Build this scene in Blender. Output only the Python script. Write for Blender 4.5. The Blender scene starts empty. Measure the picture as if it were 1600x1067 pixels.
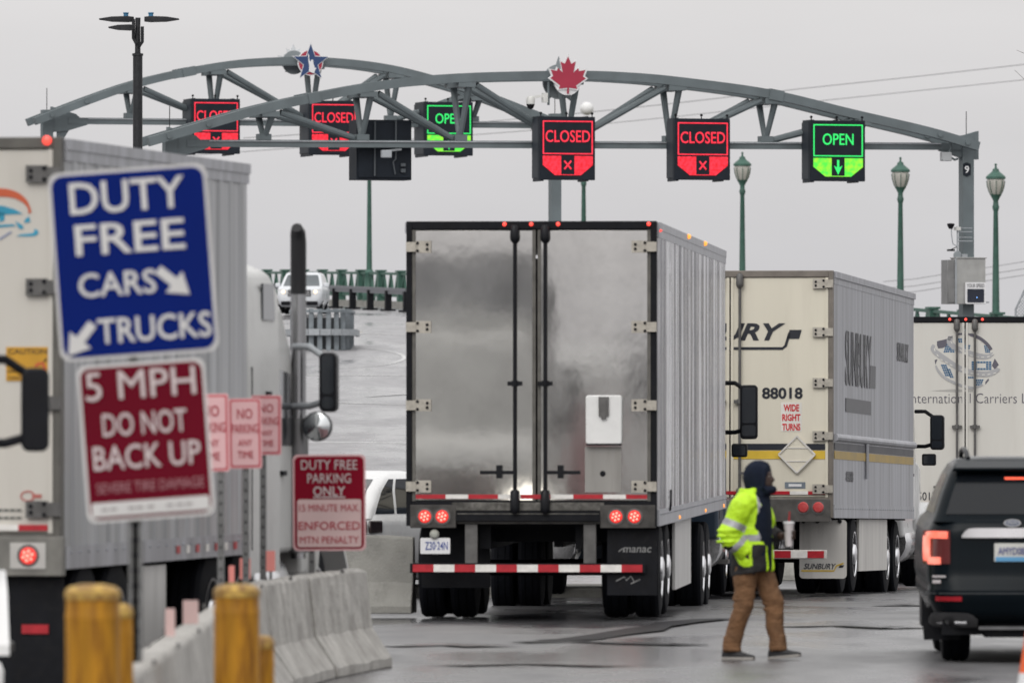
import bpy, bmesh, math, random
import numpy as np
from mathutils import Vector, Matrix
random.seed(7)
R = math.radians
scene = bpy.context.scene
col = scene.collection
# ------------------------------------------------------------------ camera
F = 13288.0      # focal length in photo pixels (photo is 1600 wide)
HC = 2.15        # camera height
HY = 640.0       # eye level row in the photo
cam_d = bpy.data.cameras.new("camera"); cam = bpy.data.objects.new("camera", cam_d); col.objects.link(cam)
cam.location = (0, 0, HC); cam.rotation_euler = (R(90) + math.atan((HY - 533.5) / F), 0, 0)
cam_d.sensor_width = 36.0; cam_d.lens = F / 1600 * 36.0
cam_d.clip_start = 1.0; cam_d.clip_end = 9000
cam_d.dof.use_dof = True; cam_d.dof.focus_distance = 140.0; cam_d.dof.aperture_fstop = 5.8
scene.camera = cam
# ------------------------------------------------------------------ world: overcast sky
SUN_EL, SUN_AZ = R(42), R(200)      # soft bright patch of cloud behind the camera
W = bpy.data.worlds.new("World"); scene.world = W; W.use_nodes = True
nt = W.node_tree; nt.nodes.clear()
N = nt.nodes.new; LK = nt.links.new
sky = N('ShaderNodeTexSky'); sky.sky_type = 'NISHITA'; sky.sun_disc = False
sky.sun_elevation = SUN_EL; sky.sun_rotation = SUN_AZ; sky.air_density = 2; sky.dust_density = 5
hs = N('ShaderNodeHueSaturation'); hs.inputs['Saturation'].default_value = .12; LK(sky.outputs[0], hs.inputs['Color'])
bg1 = N('ShaderNodeBackground'); bg1.inputs[1].default_value = .05; LK(hs.outputs[0], bg1.inputs[0])
geo = N('ShaderNodeTexCoord'); sep = N('ShaderNodeSeparateXYZ'); LK(geo.outputs['Generated'], sep.inputs[0])
ramp = N('ShaderNodeValToRGB'); LK(sep.outputs['Z'], ramp.inputs[0])
ramp.color_ramp.elements[0].position = 0.0; ramp.color_ramp.elements[0].color = (.565, .56, .58, 1)
ramp.color_ramp.elements[1].position = .05; ramp.color_ramp.elements[1].color = (.65, .637, .64, 1)
e = ramp.color_ramp.elements.new(1.0); e.color = (1.1, 1.09, 1.08, 1)
nz = N('ShaderNodeTexNoise'); nz.inputs['Scale'].default_value = 3.0; nz.inputs['Detail'].default_value = 5
mp = N('ShaderNodeMapping'); mp.inputs['Scale'].default_value = (6, 6, 25); LK(geo.outputs['Generated'], mp.inputs[0]); LK(mp.outputs[0], nz.inputs[0])
mr = N('ShaderNodeMapRange'); mr.inputs[3].default_value = .93; mr.inputs[4].default_value = 1.07; LK(nz.outputs[0], mr.inputs[0])
bg2 = N('ShaderNodeBackground'); LK(ramp.outputs[0], bg2.inputs[0]); LK(mr.outputs[0], bg2.inputs[1])
ads = N('ShaderNodeAddShader'); LK(bg1.outputs[0], ads.inputs[0]); LK(bg2.outputs[0], ads.inputs[1])
wo = N('ShaderNodeOutputWorld'); LK(ads.outputs[0], wo.inputs[0])
sd = bpy.data.lights.new("sun", 'SUN'); sd.energy = .68; sd.angle = R(35); sd.color = (1, .97, .93)
so = bpy.data.objects.new("sun", sd); col.objects.link(so)
sun_dir = Vector((math.sin(SUN_AZ) * math.cos(SUN_EL), math.cos(SUN_AZ) * math.cos(SUN_EL), math.sin(SUN_EL)))
so.rotation_euler = sun_dir.to_track_quat('Z', 'Y').to_euler()
vs = scene.view_settings; vs.view_transform = 'Standard'; vs.look = 'None'; vs.exposure = 0; vs.gamma = 1
scene.cycles.max_bounces = 8; scene.cycles.caustics_reflective = False; scene.cycles.caustics_refractive = False
scene.cycles.use_denoising = True

# ------------------------------------------------------------------ placing helpers
GZ_D = [-100, 0, 85, 110, 130, 150, 180, 225, 270, 300, 312, 321, 350, 380, 400, 430, 470]
GZ_Z = [0, 0, 0, -.25, -.55, -.45, .2, 1.3, 2.6, 3.6, 4.03, 4.4, 5.45, 6.5, 7.0, 7.5, 8.0]
_gd = np.arange(-100, 471, 1.0); _gr = np.interp(_gd, GZ_D, GZ_Z)
_k = np.hanning(21); _k /= _k.sum(); _gs = np.convolve(np.pad(_gr, 10, mode='edge'), _k, mode='valid')
def gz(d): return float(np.interp(d, _gd, _gs))
def P(x, y, D): return Vector(((x - 800) * D / F, D, HC + (HY - y) * D / F))
def ground(px, py):
    lo, hi = 30.0, 440.0
    for _ in range(40):
        m = (lo + hi) / 2
        if HY - (gz(m) - HC) * F / m > py: lo = m
        else: hi = m
    return Vector(((px - 800) * lo / F, lo, gz(lo)))

# ------------------------------------------------------------------ materials
_mats = {}
def mat(name, c, rough=.5, metal=0.0, var=.12, scale=2.0, bump=0.0, bscale=30.0, dirt=0.0, streak=False, dcol=(.10, .09, .08), coat=0.0, rvar=.1, stretch=None, spec=.5, dr=(.5, .8)):
    if name in _mats: return _mats[name]
    m = bpy.data.materials.new(name); m.use_nodes = True; _mats[name] = m
    t = m.node_tree; n = t.nodes.new; l = t.links.new; b = t.nodes['Principled BSDF']
    tc = n('ShaderNodeTexCoord'); mp = n('ShaderNodeMapping'); l(tc.outputs['Object'], mp.inputs[0])
    mp.inputs['Scale'].default_value = stretch or ((1, 1, .12) if streak else (1, 1, 1))
    nz = n('ShaderNodeTexNoise'); nz.inputs['Scale'].default_value = scale; nz.inputs['Detail'].default_value = 6; l(mp.outputs[0], nz.inputs[0])
    mr = n('ShaderNodeMapRange'); mr.inputs[1].default_value = .3; mr.inputs[2].default_value = .7; l(nz.outputs[0], mr.inputs[0])
    mx = n('ShaderNodeMix'); mx.data_type = 'RGBA'; l(mr.outputs[0], mx.inputs[0])
    mx.inputs[6].default_value = (*[max(0, v * (1 - var)) for v in c], 1); mx.inputs[7].default_value = (*[min(1, v * (1 + var)) for v in c], 1)
    out = mx.outputs[2]
    if dirt:
        n2 = n('ShaderNodeTexNoise'); n2.inputs['Scale'].default_value = scale * 2.3; n2.inputs['Detail'].default_value = 8; n2.inputs['Roughness'].default_value = .65; l(mp.outputs[0], n2.inputs[0])
        r2 = n('ShaderNodeMapRange'); r2.inputs[1].default_value = dr[0]; r2.inputs[2].default_value = dr[1]; r2.inputs[4].default_value = dirt; l(n2.outputs[0], r2.inputs[0])
        m2 = n('ShaderNodeMix'); m2.data_type = 'RGBA'; l(r2.outputs[0], m2.inputs[0]); l(out, m2.inputs[6]); m2.inputs[7].default_value = (*dcol, 1); out = m2.outputs[2]
    l(out, b.inputs['Base Color']); b.inputs['Metallic'].default_value = metal
    b.inputs['Specular IOR Level'].default_value = spec
    rr = n('ShaderNodeMapRange'); rr.inputs[3].default_value = max(.02, rough - rvar); rr.inputs[4].default_value = min(1, rough + rvar); l(nz.outputs[0], rr.inputs[0]); l(rr.outputs[0], b.inputs['Roughness'])
    if coat: b.inputs['Coat Weight'].default_value = coat; b.inputs['Coat Roughness'].default_value = .06
    if bump:
        n3 = n('ShaderNodeTexNoise'); n3.inputs['Scale'].default_value = bscale; n3.inputs['Detail'].default_value = 4; l(mp.outputs[0], n3.inputs[0])
        bp = n('ShaderNodeBump'); bp.inputs['Strength'].default_value = bump; bp.inputs['Distance'].default_value = .05; l(n3.outputs[0], bp.inputs['Height']); l(bp.outputs[0], b.inputs['Normal'])
    return m
def emit(name, c, s=1.0, c2=None, scale=8.0):
    if name in _mats: return _mats[name]
    m = bpy.data.materials.new(name); m.use_nodes = True; _mats[name] = m
    t = m.node_tree; b = t.nodes['Principled BSDF']; b.inputs['Base Color'].default_value = (*[v * .3 for v in c], 1)
    b.inputs['Emission Color'].default_value = (*c, 1); b.inputs['Emission Strength'].default_value = s; b.inputs['Roughness'].default_value = .3
    if c2:
        tc = t.nodes.new('ShaderNodeTexCoord'); nz = t.nodes.new('ShaderNodeTexNoise'); nz.inputs['Scale'].default_value = scale; nz.inputs['Detail'].default_value = 3
        mr = t.nodes.new('ShaderNodeMapRange'); mr.inputs[1].default_value = .4; mr.inputs[2].default_value = .65
        mx = t.nodes.new('ShaderNodeMix'); mx.data_type = 'RGBA'; mx.inputs[6].default_value = (*c, 1); mx.inputs[7].default_value = (*c2, 1)
        t.links.new(tc.outputs['Object'], nz.inputs[0]); t.links.new(nz.outputs[0], mr.inputs[0]); t.links.new(mr.outputs[0], mx.inputs[0]); t.links.new(mx.outputs[2], b.inputs['Emission Color'])
    return m
def glassy(name, c, rough=.06):
    m = mat(name, c, rough, 0, var=.05, rvar=.02, coat=.6); return m

# ------------------------------------------------------------------ mesh builder
_txt = {}
def glyphs(s, bold=0.0, shear=0.0, space=1.0):
    k = (s, bold, shear, space)
    if k not in _txt:
        cu = bpy.data.curves.new('t', 'FONT'); cu.body = s; cu.offset = bold; cu.shear = shear; cu.space_character = space; cu.resolution_u = 3; cu.extrude = .5
        o = bpy.data.objects.new('t', cu)
        me = bpy.data.meshes.new_from_object(o)
        vs = np.array([v.co[:] for v in me.vertices]); fs = [tuple(p.vertices) for p in me.polygons]
        bpy.data.objects.remove(o); bpy.data.meshes.remove(me); bpy.data.curves.remove(cu)
        _txt[k] = (vs, fs)
    return _txt[k]
class MB:
    def __init__(s): s.v = []; s.f = []; s.m = []; s.T = None
    def add(s, vs, fs, mi=0):
        b = len(s.v)
        for v in vs:
            v = Vector(v); s.v.append(s.T @ v if s.T else v)
        for f in fs: s.f.append(tuple(b + i for i in f)); s.m.append(mi)
        return s
    def box(s, x0, x1, y0, y1, z0, z1, mi=0):
        vs = [(x, y, z) for x in (x0, x1) for y in (y0, y1) for z in (z0, z1)]
        return s.add(vs, [(0, 1, 3, 2), (4, 6, 7, 5), (0, 4, 5, 1), (2, 3, 7, 6), (0, 2, 6, 4), (1, 5, 7, 3)], mi)
    def bar(s, p, q, w, h, mi=0, up=(0, 0, 1)):
        p, q = Vector(p), Vector(q); d = (q - p).normalized(); u = Vector(up)
        if abs(d.dot(u)) > .98: u = Vector((0, 1, 0))
        a = d.cross(u).normalized(); b = a.cross(d)
        vs = [o + a * i * w / 2 + b * j * h / 2 for o in (p, q) for i, j in ((-1, -1), (1, -1), (1, 1), (-1, 1))]
        return s.add(vs, [(3, 2, 1, 0), (4, 5, 6, 7)] + [(i, (i + 1) % 4, 4 + (i + 1) % 4, 4 + i) for i in range(4)], mi)
    def tube(s, pts, r, n=10, mi=0, cap=True):
        pts = [Vector(p) for p in pts]; rs = r if isinstance(r, (list, tuple)) else [r] * len(pts)
        rings = []; pa = None
        for i, p in enumerate(pts):
            d = (pts[min(i + 1, len(pts) - 1)] - pts[max(i - 1, 0)])
            d = d.normalized() if d.length > 1e-9 else Vector((0, 0, 1))
            if pa is None:
                u = Vector((0, 0, 1)) if abs(d.z) < .9 else Vector((1, 0, 0)); pa = d.cross(u).normalized()
            else:
                pa = (pa - d * pa.dot(d)).normalized()
            pb = d.cross(pa)
            rings.append([p + (pa * math.cos(t) + pb * math.sin(t)) * rs[i] for t in [2 * math.pi * k / n for k in range(n)]])
        return s.loft(rings, mi, cap)
    def loft(s, rings, mi=0, cap=True):
        n = len(rings[0]); vs = [v for r in rings for v in r]; fs = []
        for i in range(len(rings) - 1):
            for k in range(n):
                a = i * n + k; b = i * n + (k + 1) % n; fs.append((a, b, b + n, a + n))
        if cap: fs += [tuple(range(n))[::-1], tuple(range((len(rings) - 1) * n, len(rings) * n))]
        return s.add(vs, fs, mi)
    def lathe(s, prof, c=(0, 0, 0), axis='z', n=20, mi=0):
        c = Vector(c); rings = []
        for r, h in prof:
            ring = []
            for k in range(n):
                t = 2 * math.pi * k / n; a, b = r * math.cos(t), r * math.sin(t)
                ring.append(c + Vector({'z': (a, b, h), 'x': (h, a, b), 'y': (a, h, b)}[axis]))
            rings.append(ring)
        return s.loft(rings, mi)
    def prism(s, poly, o=(0, 0, 0), u=(1, 0, 0), v=(0, 0, 1), n=(0, -1, 0), d=.004, mi=0, back=0.0):
        o, u, v, n = map(Vector, (o, u, v, n)); k = len(poly)
        vs = [o + u * a + v * b + n * d for a, b in poly] + [o + u * a + v * b + n * back for a, b in poly]
        return s.add(vs, [tuple(range(k)), tuple(range(k, 2 * k))[::-1]] + [(i, k + i, k + (i + 1) % k, (i + 1) % k) for i in range(k)], mi)
    def stroke(s, pts, w, **kw):
        pts = [Vector((a, b)) for a, b in pts]; L = []; Rr = []
        for i, p in enumerate(pts):
            t = pts[min(i + 1, len(pts) - 1)] - pts[max(i - 1, 0)]; t.normalize(); nn = Vector((-t.y, t.x))
            ww = w[i] if isinstance(w, (list, tuple)) else w
            L.append(p + nn * ww / 2); Rr.append(p - nn * ww / 2)
        for i in range(len(pts) - 1): s.prism([L[i], L[i + 1], Rr[i + 1], Rr[i]], **kw)
        return s
    def text(s, t, o, w=None, h=None, u=(1, 0, 0), v=(0, 0, 1), n=(0, -1, 0), bold=0.0, shear=0.0, space=1.0, d=.003, mi=0, rot=0.0):
        if bold > .001 and 'M' in t:   # this letter folds over when its outline is offset, so thicken by overlaying
            for i, (a, b) in enumerate(((0, 0), (1, 0), (-1, 0), (0, 1), (0, -1))):
                hh = h or .1; k = hh * bold * 1.1
                s.text(t, Vector(o) + Vector(u) * a * k + Vector(v) * b * k, w, h, u, v, n, 0.0, shear, space, d + i * .0003, mi, rot)
            return s
        V, fs = glyphs(t, bold, shear, space); mn, mxx = V.min(0), V.max(0); c = (mn + mxx) / 2; e = mxx - mn
        sx = w / e[0] if w else None; sy = h / e[1] if h else None
        sx = sx or sy; sy = sy or sx
        o, u, v, n = map(Vector, (o, u, v, n))
        if rot:
            cr, sr = math.cos(rot), math.sin(rot); u, v = u * cr + v * sr, v * cr - u * sr
        return s.add([o + u * (p[0] - c[0]) * sx + v * (p[1] - c[1]) * sy + n * (d if p[2] > 0 else 0) for p in V], fs, mi)
    def build(s, name, mats, parent=None, smooth=35, bevel=0.0, bseg=2):
        me = bpy.data.meshes.new(name); me.from_pydata([v[:] for v in s.v], [], s.f)
        mats = mats if isinstance(mats, (list, tuple)) else [mats]
        for m in mats: me.materials.append(m)
        me.polygons.foreach_set('material_index', s.m)
        bm = bmesh.new(); bm.from_mesh(me); bmesh.ops.recalc_face_normals(bm, faces=bm.faces); bm.to_mesh(me); bm.free()
        if smooth:
            me.polygons.foreach_set('use_smooth', [True] * len(me.polygons)); me.set_sharp_from_angle(angle=R(smooth))
        o = bpy.data.objects.new(name, me); col.objects.link(o)
        if parent: o.parent = parent
        if bevel:
            b = o.modifiers.new('bevel', 'BEVEL'); b.width = bevel; b.segments = bseg; b.limit_method = 'ANGLE'; b.angle_limit = R(40)
        return o
def tag(o, label=None, cat=None, group=None, kind=None):
    if label: o['label'] = label
    if cat: o['category'] = cat
    if group: o['group'] = group
    if kind: o['kind'] = kind
    return o
def thing(name, label, cat, loc, rz=0.0, group=None, rx=0.0):
    o = bpy.data.objects.new(name, None); o.empty_display_size = .3; col.objects.link(o)
    o.location = loc; o.rotation_euler = (rx, 0, rz); return tag(o, label, cat, group)
def copy_tree(o, parent=None):
    c = o.copy(); col.objects.link(c)
    if parent: c.parent = parent
    for ch in list(o.children): copy_tree(ch, c)
    return c
def rrect(w, h, r, n=5, cx=0, cy=0):
    out = []
    for sx, sy, a0 in ((1, 1, 0), (-1, 1, 90), (-1, -1, 180), (1, -1, 270)):
        for k in range(n + 1):
            t = R(a0 + 90 * k / n); out.append((cx + sx * (w / 2 - r) + r * math.cos(t), cy + sy * (h / 2 - r) + r * math.sin(t)))
    return out
def circ(r, n=24, cx=0, cy=0, ry=None): return [(cx + r * math.cos(2 * math.pi * k / n), cy + (ry or r) * math.sin(2 * math.pi * k / n)) for k in range(n)]

# ------------------------------------------------------------------ palette
alu_door = mat('brushed_aluminium', (.60, .588, .57), .06, .98, var=.10, scale=1.6, bump=.03, bscale=1.5, dirt=.22, dcol=(.26, .25, .235), rvar=.035, stretch=(1, 1, .8))
alu_side = mat('ribbed_aluminium', (.47, .465, .475), .2, .9, var=.45, scale=2.4, stretch=(1, 2.2, .30), dirt=.75, dcol=(.16, .16, .18))  # blotchy reflections are put into the colour noise of the ribs
alu_dull = mat('dull_aluminium', (.37, .375, .405), .42, .55, var=.3, scale=2.2, stretch=(1, 2.2, .10), dirt=.45, dcol=(.24, .235, .24))
cream = mat('cream_paint', (.64, .60, .50), .42, 0, var=.05, scale=2, streak=True, dirt=.18, dcol=(.3, .25, .19))
cream2 = mat('offwhite_paint', (.58, .565, .525), .42, 0, var=.05, scale=2, streak=True, dirt=.15, dcol=(.3, .26, .2))
white = mat('white_paint', (.74, .74, .74), .3, 0, var=.05, scale=2, dirt=.12, dcol=(.3, .28, .26), coat=.3)
white_dirty = mat('dirty_white', (.62, .60, .57), .5, 0, var=.1, scale=3, streak=True, dirt=.4, dcol=(.18, .16, .14))
rubber = mat('black_rubber', (.0045, .005, .0075), .75, 0, var=.3, scale=12, spec=.12)
black = mat('black_steel', (.007, .0075, .010), .6, 0, var=.3, scale=6, dirt=.3, dcol=(.03, .027, .025), spec=.15)
black_gloss = mat('black_plastic', (.006, .0065, .009), .4, 0, var=.2, scale=6, spec=.22)
grey_steel = mat('grey_steel', (.11, .107, .105), .5, .4, var=.25, scale=8, dirt=.4, dcol=(.05, .045, .04))
galv = mat('galvanised_steel', (.34, .36, .38), .5, .3, var=.12, scale=6, dirt=.2, dcol=(.18, .17, .16))
tan_steel = mat('dirty_hinge_steel', (.42, .39, .34), .5, .2, var=.15, scale=12, dirt=.5, dcol=(.08, .07, .06))
chrome = mat('chrome', (.75, .75, .76), .12, 1, var=.04, scale=3)
rim_alu = mat('polished_alloy', (.72, .72, .74), .2, .95, var=.06, scale=6)
red_refl = mat('red_reflector', (.40, .012, .022), .35, 0, var=.15, scale=14)
white_refl = mat('white_reflector', (.72, .70, .67), .4, 0, var=.1, scale=14)
lamp_red = emit('lit_red_lens', (1, .05, .04), .9)
lamp_hot = emit('lit_red_core', (1, .42, .32), 1.6)
lamp_dim = mat('unlit_red_lens', (.50, .06, .06), .25, 0, var=.1, coat=.4)
lamp_amber = emit('amber_marker', (1, .34, .05), 1.6)
marker_red = emit('red_marker', (1, .07, .05), 1.8)
gantry_m = mat('grey_green_steel', (.125, .150, .160), .55, .1, var=.14, scale=1.5, dirt=.2, dcol=(.07, .075, .08))
sign_black = mat('sign_housing', (.012, .016, .023), .6, 0, var=.2, scale=3, spec=.2)
led_red = emit('red_led', (1, .035, .075), 1.05, (.85, .012, .03), 9)
led_redz = emit('red_led_field', (1, .03, .06), 1.0, (.62, .0, .008), 14)
led_green = emit('green_led', (.03, .82, .16), 1.0)
led_greenz = emit('green_led_field', (.08, .80, .06), 1.0, (.40, .75, .03), 7)
green_paint = mat('bridge_green', (.040, .105, .080), .5, .1, var=.2, scale=3, dirt=.2, dcol=(.08, .08, .06))
concrete = mat('concrete', (.44, .425, .40), .85, 0, var=.14, scale=2.2, bump=.3, bscale=30, dirt=.7, dcol=(.19, .175, .16), dr=(.42, .7))
concrete_d = mat('weathered_concrete', (.27, .265, .245), .85, 0, var=.2, scale=2.2, bump=.25, bscale=40, dirt=.5, dcol=(.10, .095, .085))
# ------------------------------------------------------------------ ground
def asphalt(name, k, bs=.5):
    m = bpy.data.materials.new(name); m.use_nodes = True; t = m.node_tree; n = t.nodes.new; l = t.links.new; b = t.nodes['Principled BSDF']
    tc = n('ShaderNodeTexCoord')
    def noise(s, d=5, st=(1, 1, 1), ro=.5):
        mp = n('ShaderNodeMapping'); mp.inputs['Scale'].default_value = st; l(tc.outputs['Object'], mp.inputs[0])
        z = n('ShaderNodeTexNoise'); z.inputs['Scale'].default_value = s; z.inputs['Detail'].default_value = d; z.inputs['Roughness'].default_value = ro; l(mp.outputs[0], z.inputs[0]); return z.outputs[0]
    def rng(x, a, c, lo, hi):
        r = n('ShaderNodeMapRange'); l(x, r.inputs[0]); r.inputs[1].default_value = a; r.inputs[2].default_value = c; r.inputs[3].default_value = lo; r.inputs[4].default_value = hi; return r.outputs[0]
    wet = rng(noise(.35, 6, (1, .3, 1), .6), .40, .58, 0, 1)
    base = n('ShaderNodeMix'); base.data_type = 'RGBA'; l(rng(noise(1.6, 8, (1, .5, 1), .65), .3, .7, 0, 1), base.inputs[0])
    base.inputs[6].default_value = (.090 * k, .089 * k, .093 * k, 1); base.inputs[7].default_value = (.150 * k, .147 * k, .151 * k, 1)
    dk = n('ShaderNodeMix'); dk.data_type = 'RGBA'; dk.blend_type = 'MULTIPLY'; l(rng(wet, 0, 1, 0, .8), dk.inputs[0]); l(base.outputs[2], dk.inputs[6]); dk.inputs[7].default_value = (.5, .5, .52, 1)
    l(dk.outputs[2], b.inputs['Base Color']); l(rng(wet, 0, 1, .50, .15), b.inputs['Roughness'])
    bp = n('ShaderNodeBump'); bp.inputs['Strength'].default_value = bs; bp.inputs['Distance'].default_value = .012; l(noise(30, 4), bp.inputs['Height']); l(bp.outputs[0], b.inputs['Normal'])
    return m
road_m = asphalt('wet_asphalt', 1.05); deck_m = asphalt('bridge_deck_concrete', 2.2, .15)
bank_m = mat('winter_grass_bank', (.075, .07, .045), .95, var=.4, scale=1.5)
def xl(y): return 17.64 - 24.35 * (y - 310) / 90
ys = list(np.arange(-80, 100, 10)) + list(np.arange(100, 452, 4)) + [470, 520, 900, 2500, 6000]
g = MB(); cols = 0; rows = []
for y in ys:
    e = xl(max(min(y, 470), -80)) + 1.6
    z = gz(min(y, 440)); low = -4.0
    if y > 455: z = low
    row = [(x, y, z) for x in (-900, -200, -60, -30, -16, -8, -4, 0)]
    row = [(min(p[0], e - 8 + i), p[1], p[2]) for i, p in enumerate(row)]
    row += [(e, y, z), (e + 6, y, low), (e + 40, y, low - .2), (e + 900, y, low - .5)]
    rows.append(row); 
n = len(rows[0]); vs = [p for r in rows for p in r]; f1 = []; f2 = []
for i in range(len(rows) - 1):
    for k in range(n - 1):
        q = (i * n + k, i * n + k + 1, (i + 1) * n + k + 1, (i + 1) * n + k)
        (f2 if k >= 8 or ys[i] > 440 else f1).append(q)
g.add(vs, f1, 0); b = 0
for q in f2: g.f.append(q); g.m.append(1)
for i, f_ in enumerate(g.f):
    if g.m[i] == 0 and g.v[f_[0]].y > 150: g.m[i] = 2
tag(g.build('ground', [road_m, bank_m, deck_m], smooth=60), kind='structure')
# painted lines and worn tyre arcs, laid on the road surface
paint = mat('worn_white_paint', (.52, .52, .52), .6, var=.3, scale=5, dirt=.75, dcol=(.12, .12, .12))
paint_y = mat('worn_yellow_paint', (.55, .36, .06), .6, var=.25, scale=6, dirt=.4, dcol=(.12, .11, .1))
def strip(pxs, w, m, name='road_marking', dz=.006, jit=0):
    pts = [ground(*p) for p in pxs]; mb = MB()
    dense = []
    for a, b in zip(pts[:-1], pts[1:]):
        k = max(2, int((b - a).length / 1.5))
        for i in range(k): dense.append(a.lerp(b, i / k))
    dense.append(pts[-1]); L = []; Rr = []
    for i, p in enumerate(dense):
        d = dense[min(i + 1, len(dense) - 1)] - dense[max(i - 1, 0)]; d.z = 0; d.normalize(); nn = Vector((-d.y, d.x, 0)) * (w / 2) * (1 + jit * random.uniform(-1, 1))
        for s_, A in ((1, L), (-1, Rr)):
            q = p + nn * s_; q.z = gz(q.y) + dz + .004; A.append(q)
    k = len(L); mb.add(L + Rr, [(i, i + 1, k + i + 1, k + i) for i in range(k - 1)], 0)
    return tag(mb.build(name, m, smooth=0), kind='structure')
def arc(cx, cy, rx, ry, a0, a1, k=16): return [(cx + rx * math.cos(R(a0 + (a1 - a0) * i / k)), cy - ry * math.sin(R(a0 + (a1 - a0) * i / k))) for i in range(k + 1)]
for i, (pp, w) in enumerate([([(480, 690), (640, 692)], .6), ([(480, 586), (640, 587)], .5), (arc(520, 559, 112, 16, 85, -85), .16),
              ([(470, 628), (640, 633)], .3), ([(575, 620), (640, 616)], .3), 
              ([(515, 520), (640, 524)], .2)]):
    strip(pp, w, paint, dz=.004 * i)
strip([(512, 503), (540, 504)], .8, paint_y); strip([(524, 521), (560, 523)], .5, paint_y, dz=.1)
seam = mat('damp_reflection_strip', (.006, .006, .008), .45, var=.3, scale=3, rvar=.1, spec=.06); damp = mat('damp_reflection_grey', (.085, .084, .087), .22, var=.3, scale=2, spec=.3)  # seam: dark truck reflection in the puddle, painted near-black
strip([(845, 1002), (905, 999), (1000, 985), (1055, 973), (1110, 968), (1150, 967)], .34, seam, 'damp_reflection_strip', jit=.5)
strip([(810, 1004), (900, 1003), (980, 1006), (1060, 1008), (1090, 1007)], .34, seam, 'damp_reflection_strip', dz=.008, jit=.5)
for i, pp in enumerate([[(1225, 978), (1300, 975), (1400, 981), (1445, 978)], [(600, 1010), (700, 1008), (770, 1011)],
        [(1385, 947), (1420, 945), (1445, 947)], [(700, 1040), (820, 1037), (960, 1041)]]):
    strip(pp, .5, damp, 'damp_reflection_strip', dz=.008 + .004 * i, jit=.25)
# kerb island beyond the queue
mb = MB(); mb.prism([(-5.0, 0), (2.2, 0), (2.2, .16), (-5.0, .16)], o=(0, 108.2, gz(109) - .02), d=.2, back=-2.2)
tag(mb.build('kerb', concrete_d, bevel=.03), kind='structure')
# ------------------------------------------------------------------ bridge railing
rd = Vector((-24.35, 90, 0)).normalized(); rn = Vector((-rd.y, rd.x, 0))   # rn points to the road side
def rp(t, off=0, z=0):
    p = Vector((17.64 - 24.35 * t, 310 + 90 * t, 0)) + rn * off; p.z = gz(p.y) + z; return p
ts = np.arange(-.45, 1.34, 3.8 / 93.24)
mb = MB(); seg = [rp(t) for t in ts]
for a, b in zip(seg[:-1], seg[1:]): mb.bar(a + Vector((0, 0, .12)), b + Vector((0, 0, .12)), .55, .36)
tag(mb.build('kerb', concrete_d), kind='structure')
rail = thing('bridge_railing', 'green lattice steel railing along the far side of the bridge road', 'railing', rp(0)); ro = rp(0)
mb = MB(); ml = MB(); up = Vector((0, 0, 1))
for i, (a, b) in enumerate(zip(seg[:-1], seg[1:])):
    a = a - ro; b = b - ro
    mb.bar(a + up * 1.58, b + up * 1.58, .16, .12); mb.bar(a + up * .55, b + up * .55, .10, .10)
    for k in range(3):
        c = a.lerp(b, (k + .5) / 3); d = (b - a) / 3
        ml.bar(c - d * .42 + up * .6, c + up * 1.52, .08, .13); ml.bar(c + d * .42 + up * .6, c + up * 1.52, .08, .13)
        ml.bar(c - d * .02 + up * .58, c + up * 1.5, .05, .4); ml.bar(c - d * .45 + up * .62, c + d * .45 + up * .62, .06, .14)
mb.build('rail', green_paint, rail); ml.build('lattice', green_paint, rail)
for s_ in seg:
    m1 = MB(); p = s_ - ro
    m1.bar(p + up * .3, p + up * 1.66, .34, .34, up=rd); m1.bar(p + up * 1.66, p + up * 1.74, .46, .46, up=rd); m1.build('post', green_paint, rail)
# steel guard rail in front of it
gr0 = rp(.8, 3.0); gr = thing('guard_rail', 'grey steel beam guard rail on short dark posts before the green railing', 'guard rail', gr0)
pts = [rp(t, 3.0) - gr0 for t in np.arange(.80, 1.2, 3.3 / 93.24)]
mb = MB()
for a, b in zip(pts[:-1], pts[1:]):
    for dz, hh, ww in ((.98, .14, .16), (.84, .14, .12)): mb.bar(a + up * dz, b + up * dz, ww, hh)
mb.build('beam', mat('weathered_galvanised', (.15, .155, .17), .55, .3, var=.15, scale=5), gr)
for p in pts:
    m1 = MB(); m1.bar(p, p + up * .92, .28, .22, up=rd); m1.box(p.x - .35, p.x + .35, p.y - .3, p.y + .3, p.z, p.z + .08); m1.build('post', black, gr)
# curved steel crash barrier at the nose of the dividing lane
cc = ground(500, 548); cb = thing('crash_cushion', 'curved grey steel crash cushion of upright plates with wrapped rails', 'crash barrier', cc)
steel_b = mat('blue_grey_steel', (.20, .225, .245), .5, .3, var=.2, scale=4, dirt=.3, dcol=(.08, .08, .08))
plate = [(1.05 * math.sin(R(a)), 1.6 - 1.9 * math.cos(R(a))) for a in range(-90, 91, 18)]
plate = [(-1.05, 6)] + [(-1.05, 4)] + plate + [(1.05, 3.0), (1.05, 5), (1.05, 7)]
for x, y in plate:
    m1 = MB(); m1.box(x - .085, x + .085, y - .06, y + .04, 0, 1.58); m1.box(x - .10, x + .10, y + .05, y + .08, .1, 1.4); m1.build('upright', steel_b, cb)
outl = [(x * 1.14, y - .14, 0) for x, y in plate]
for z, h in ((.70, .24),):
    m1 = MB()
    for a, b in zip(outl[:-1], outl[1:]):
        m1.bar((a[0] * 1.1, a[1] - .1, z), (b[0] * 1.1, b[1] - .1, z), .12, h)
    m1.build('rail', galv, cb)
m1 = MB()
for a, b in zip(outl[:-1], outl[1:]): m1.bar((a[0] * .97, a[1] + .06, 1.49), (b[0] * .97, b[1] + .06, 1.49), .1, .10)
m1.build('rail', steel_b, cb)
m1 = MB(); inn = [(x * .8, y + .25) for x, y in plate]
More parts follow.
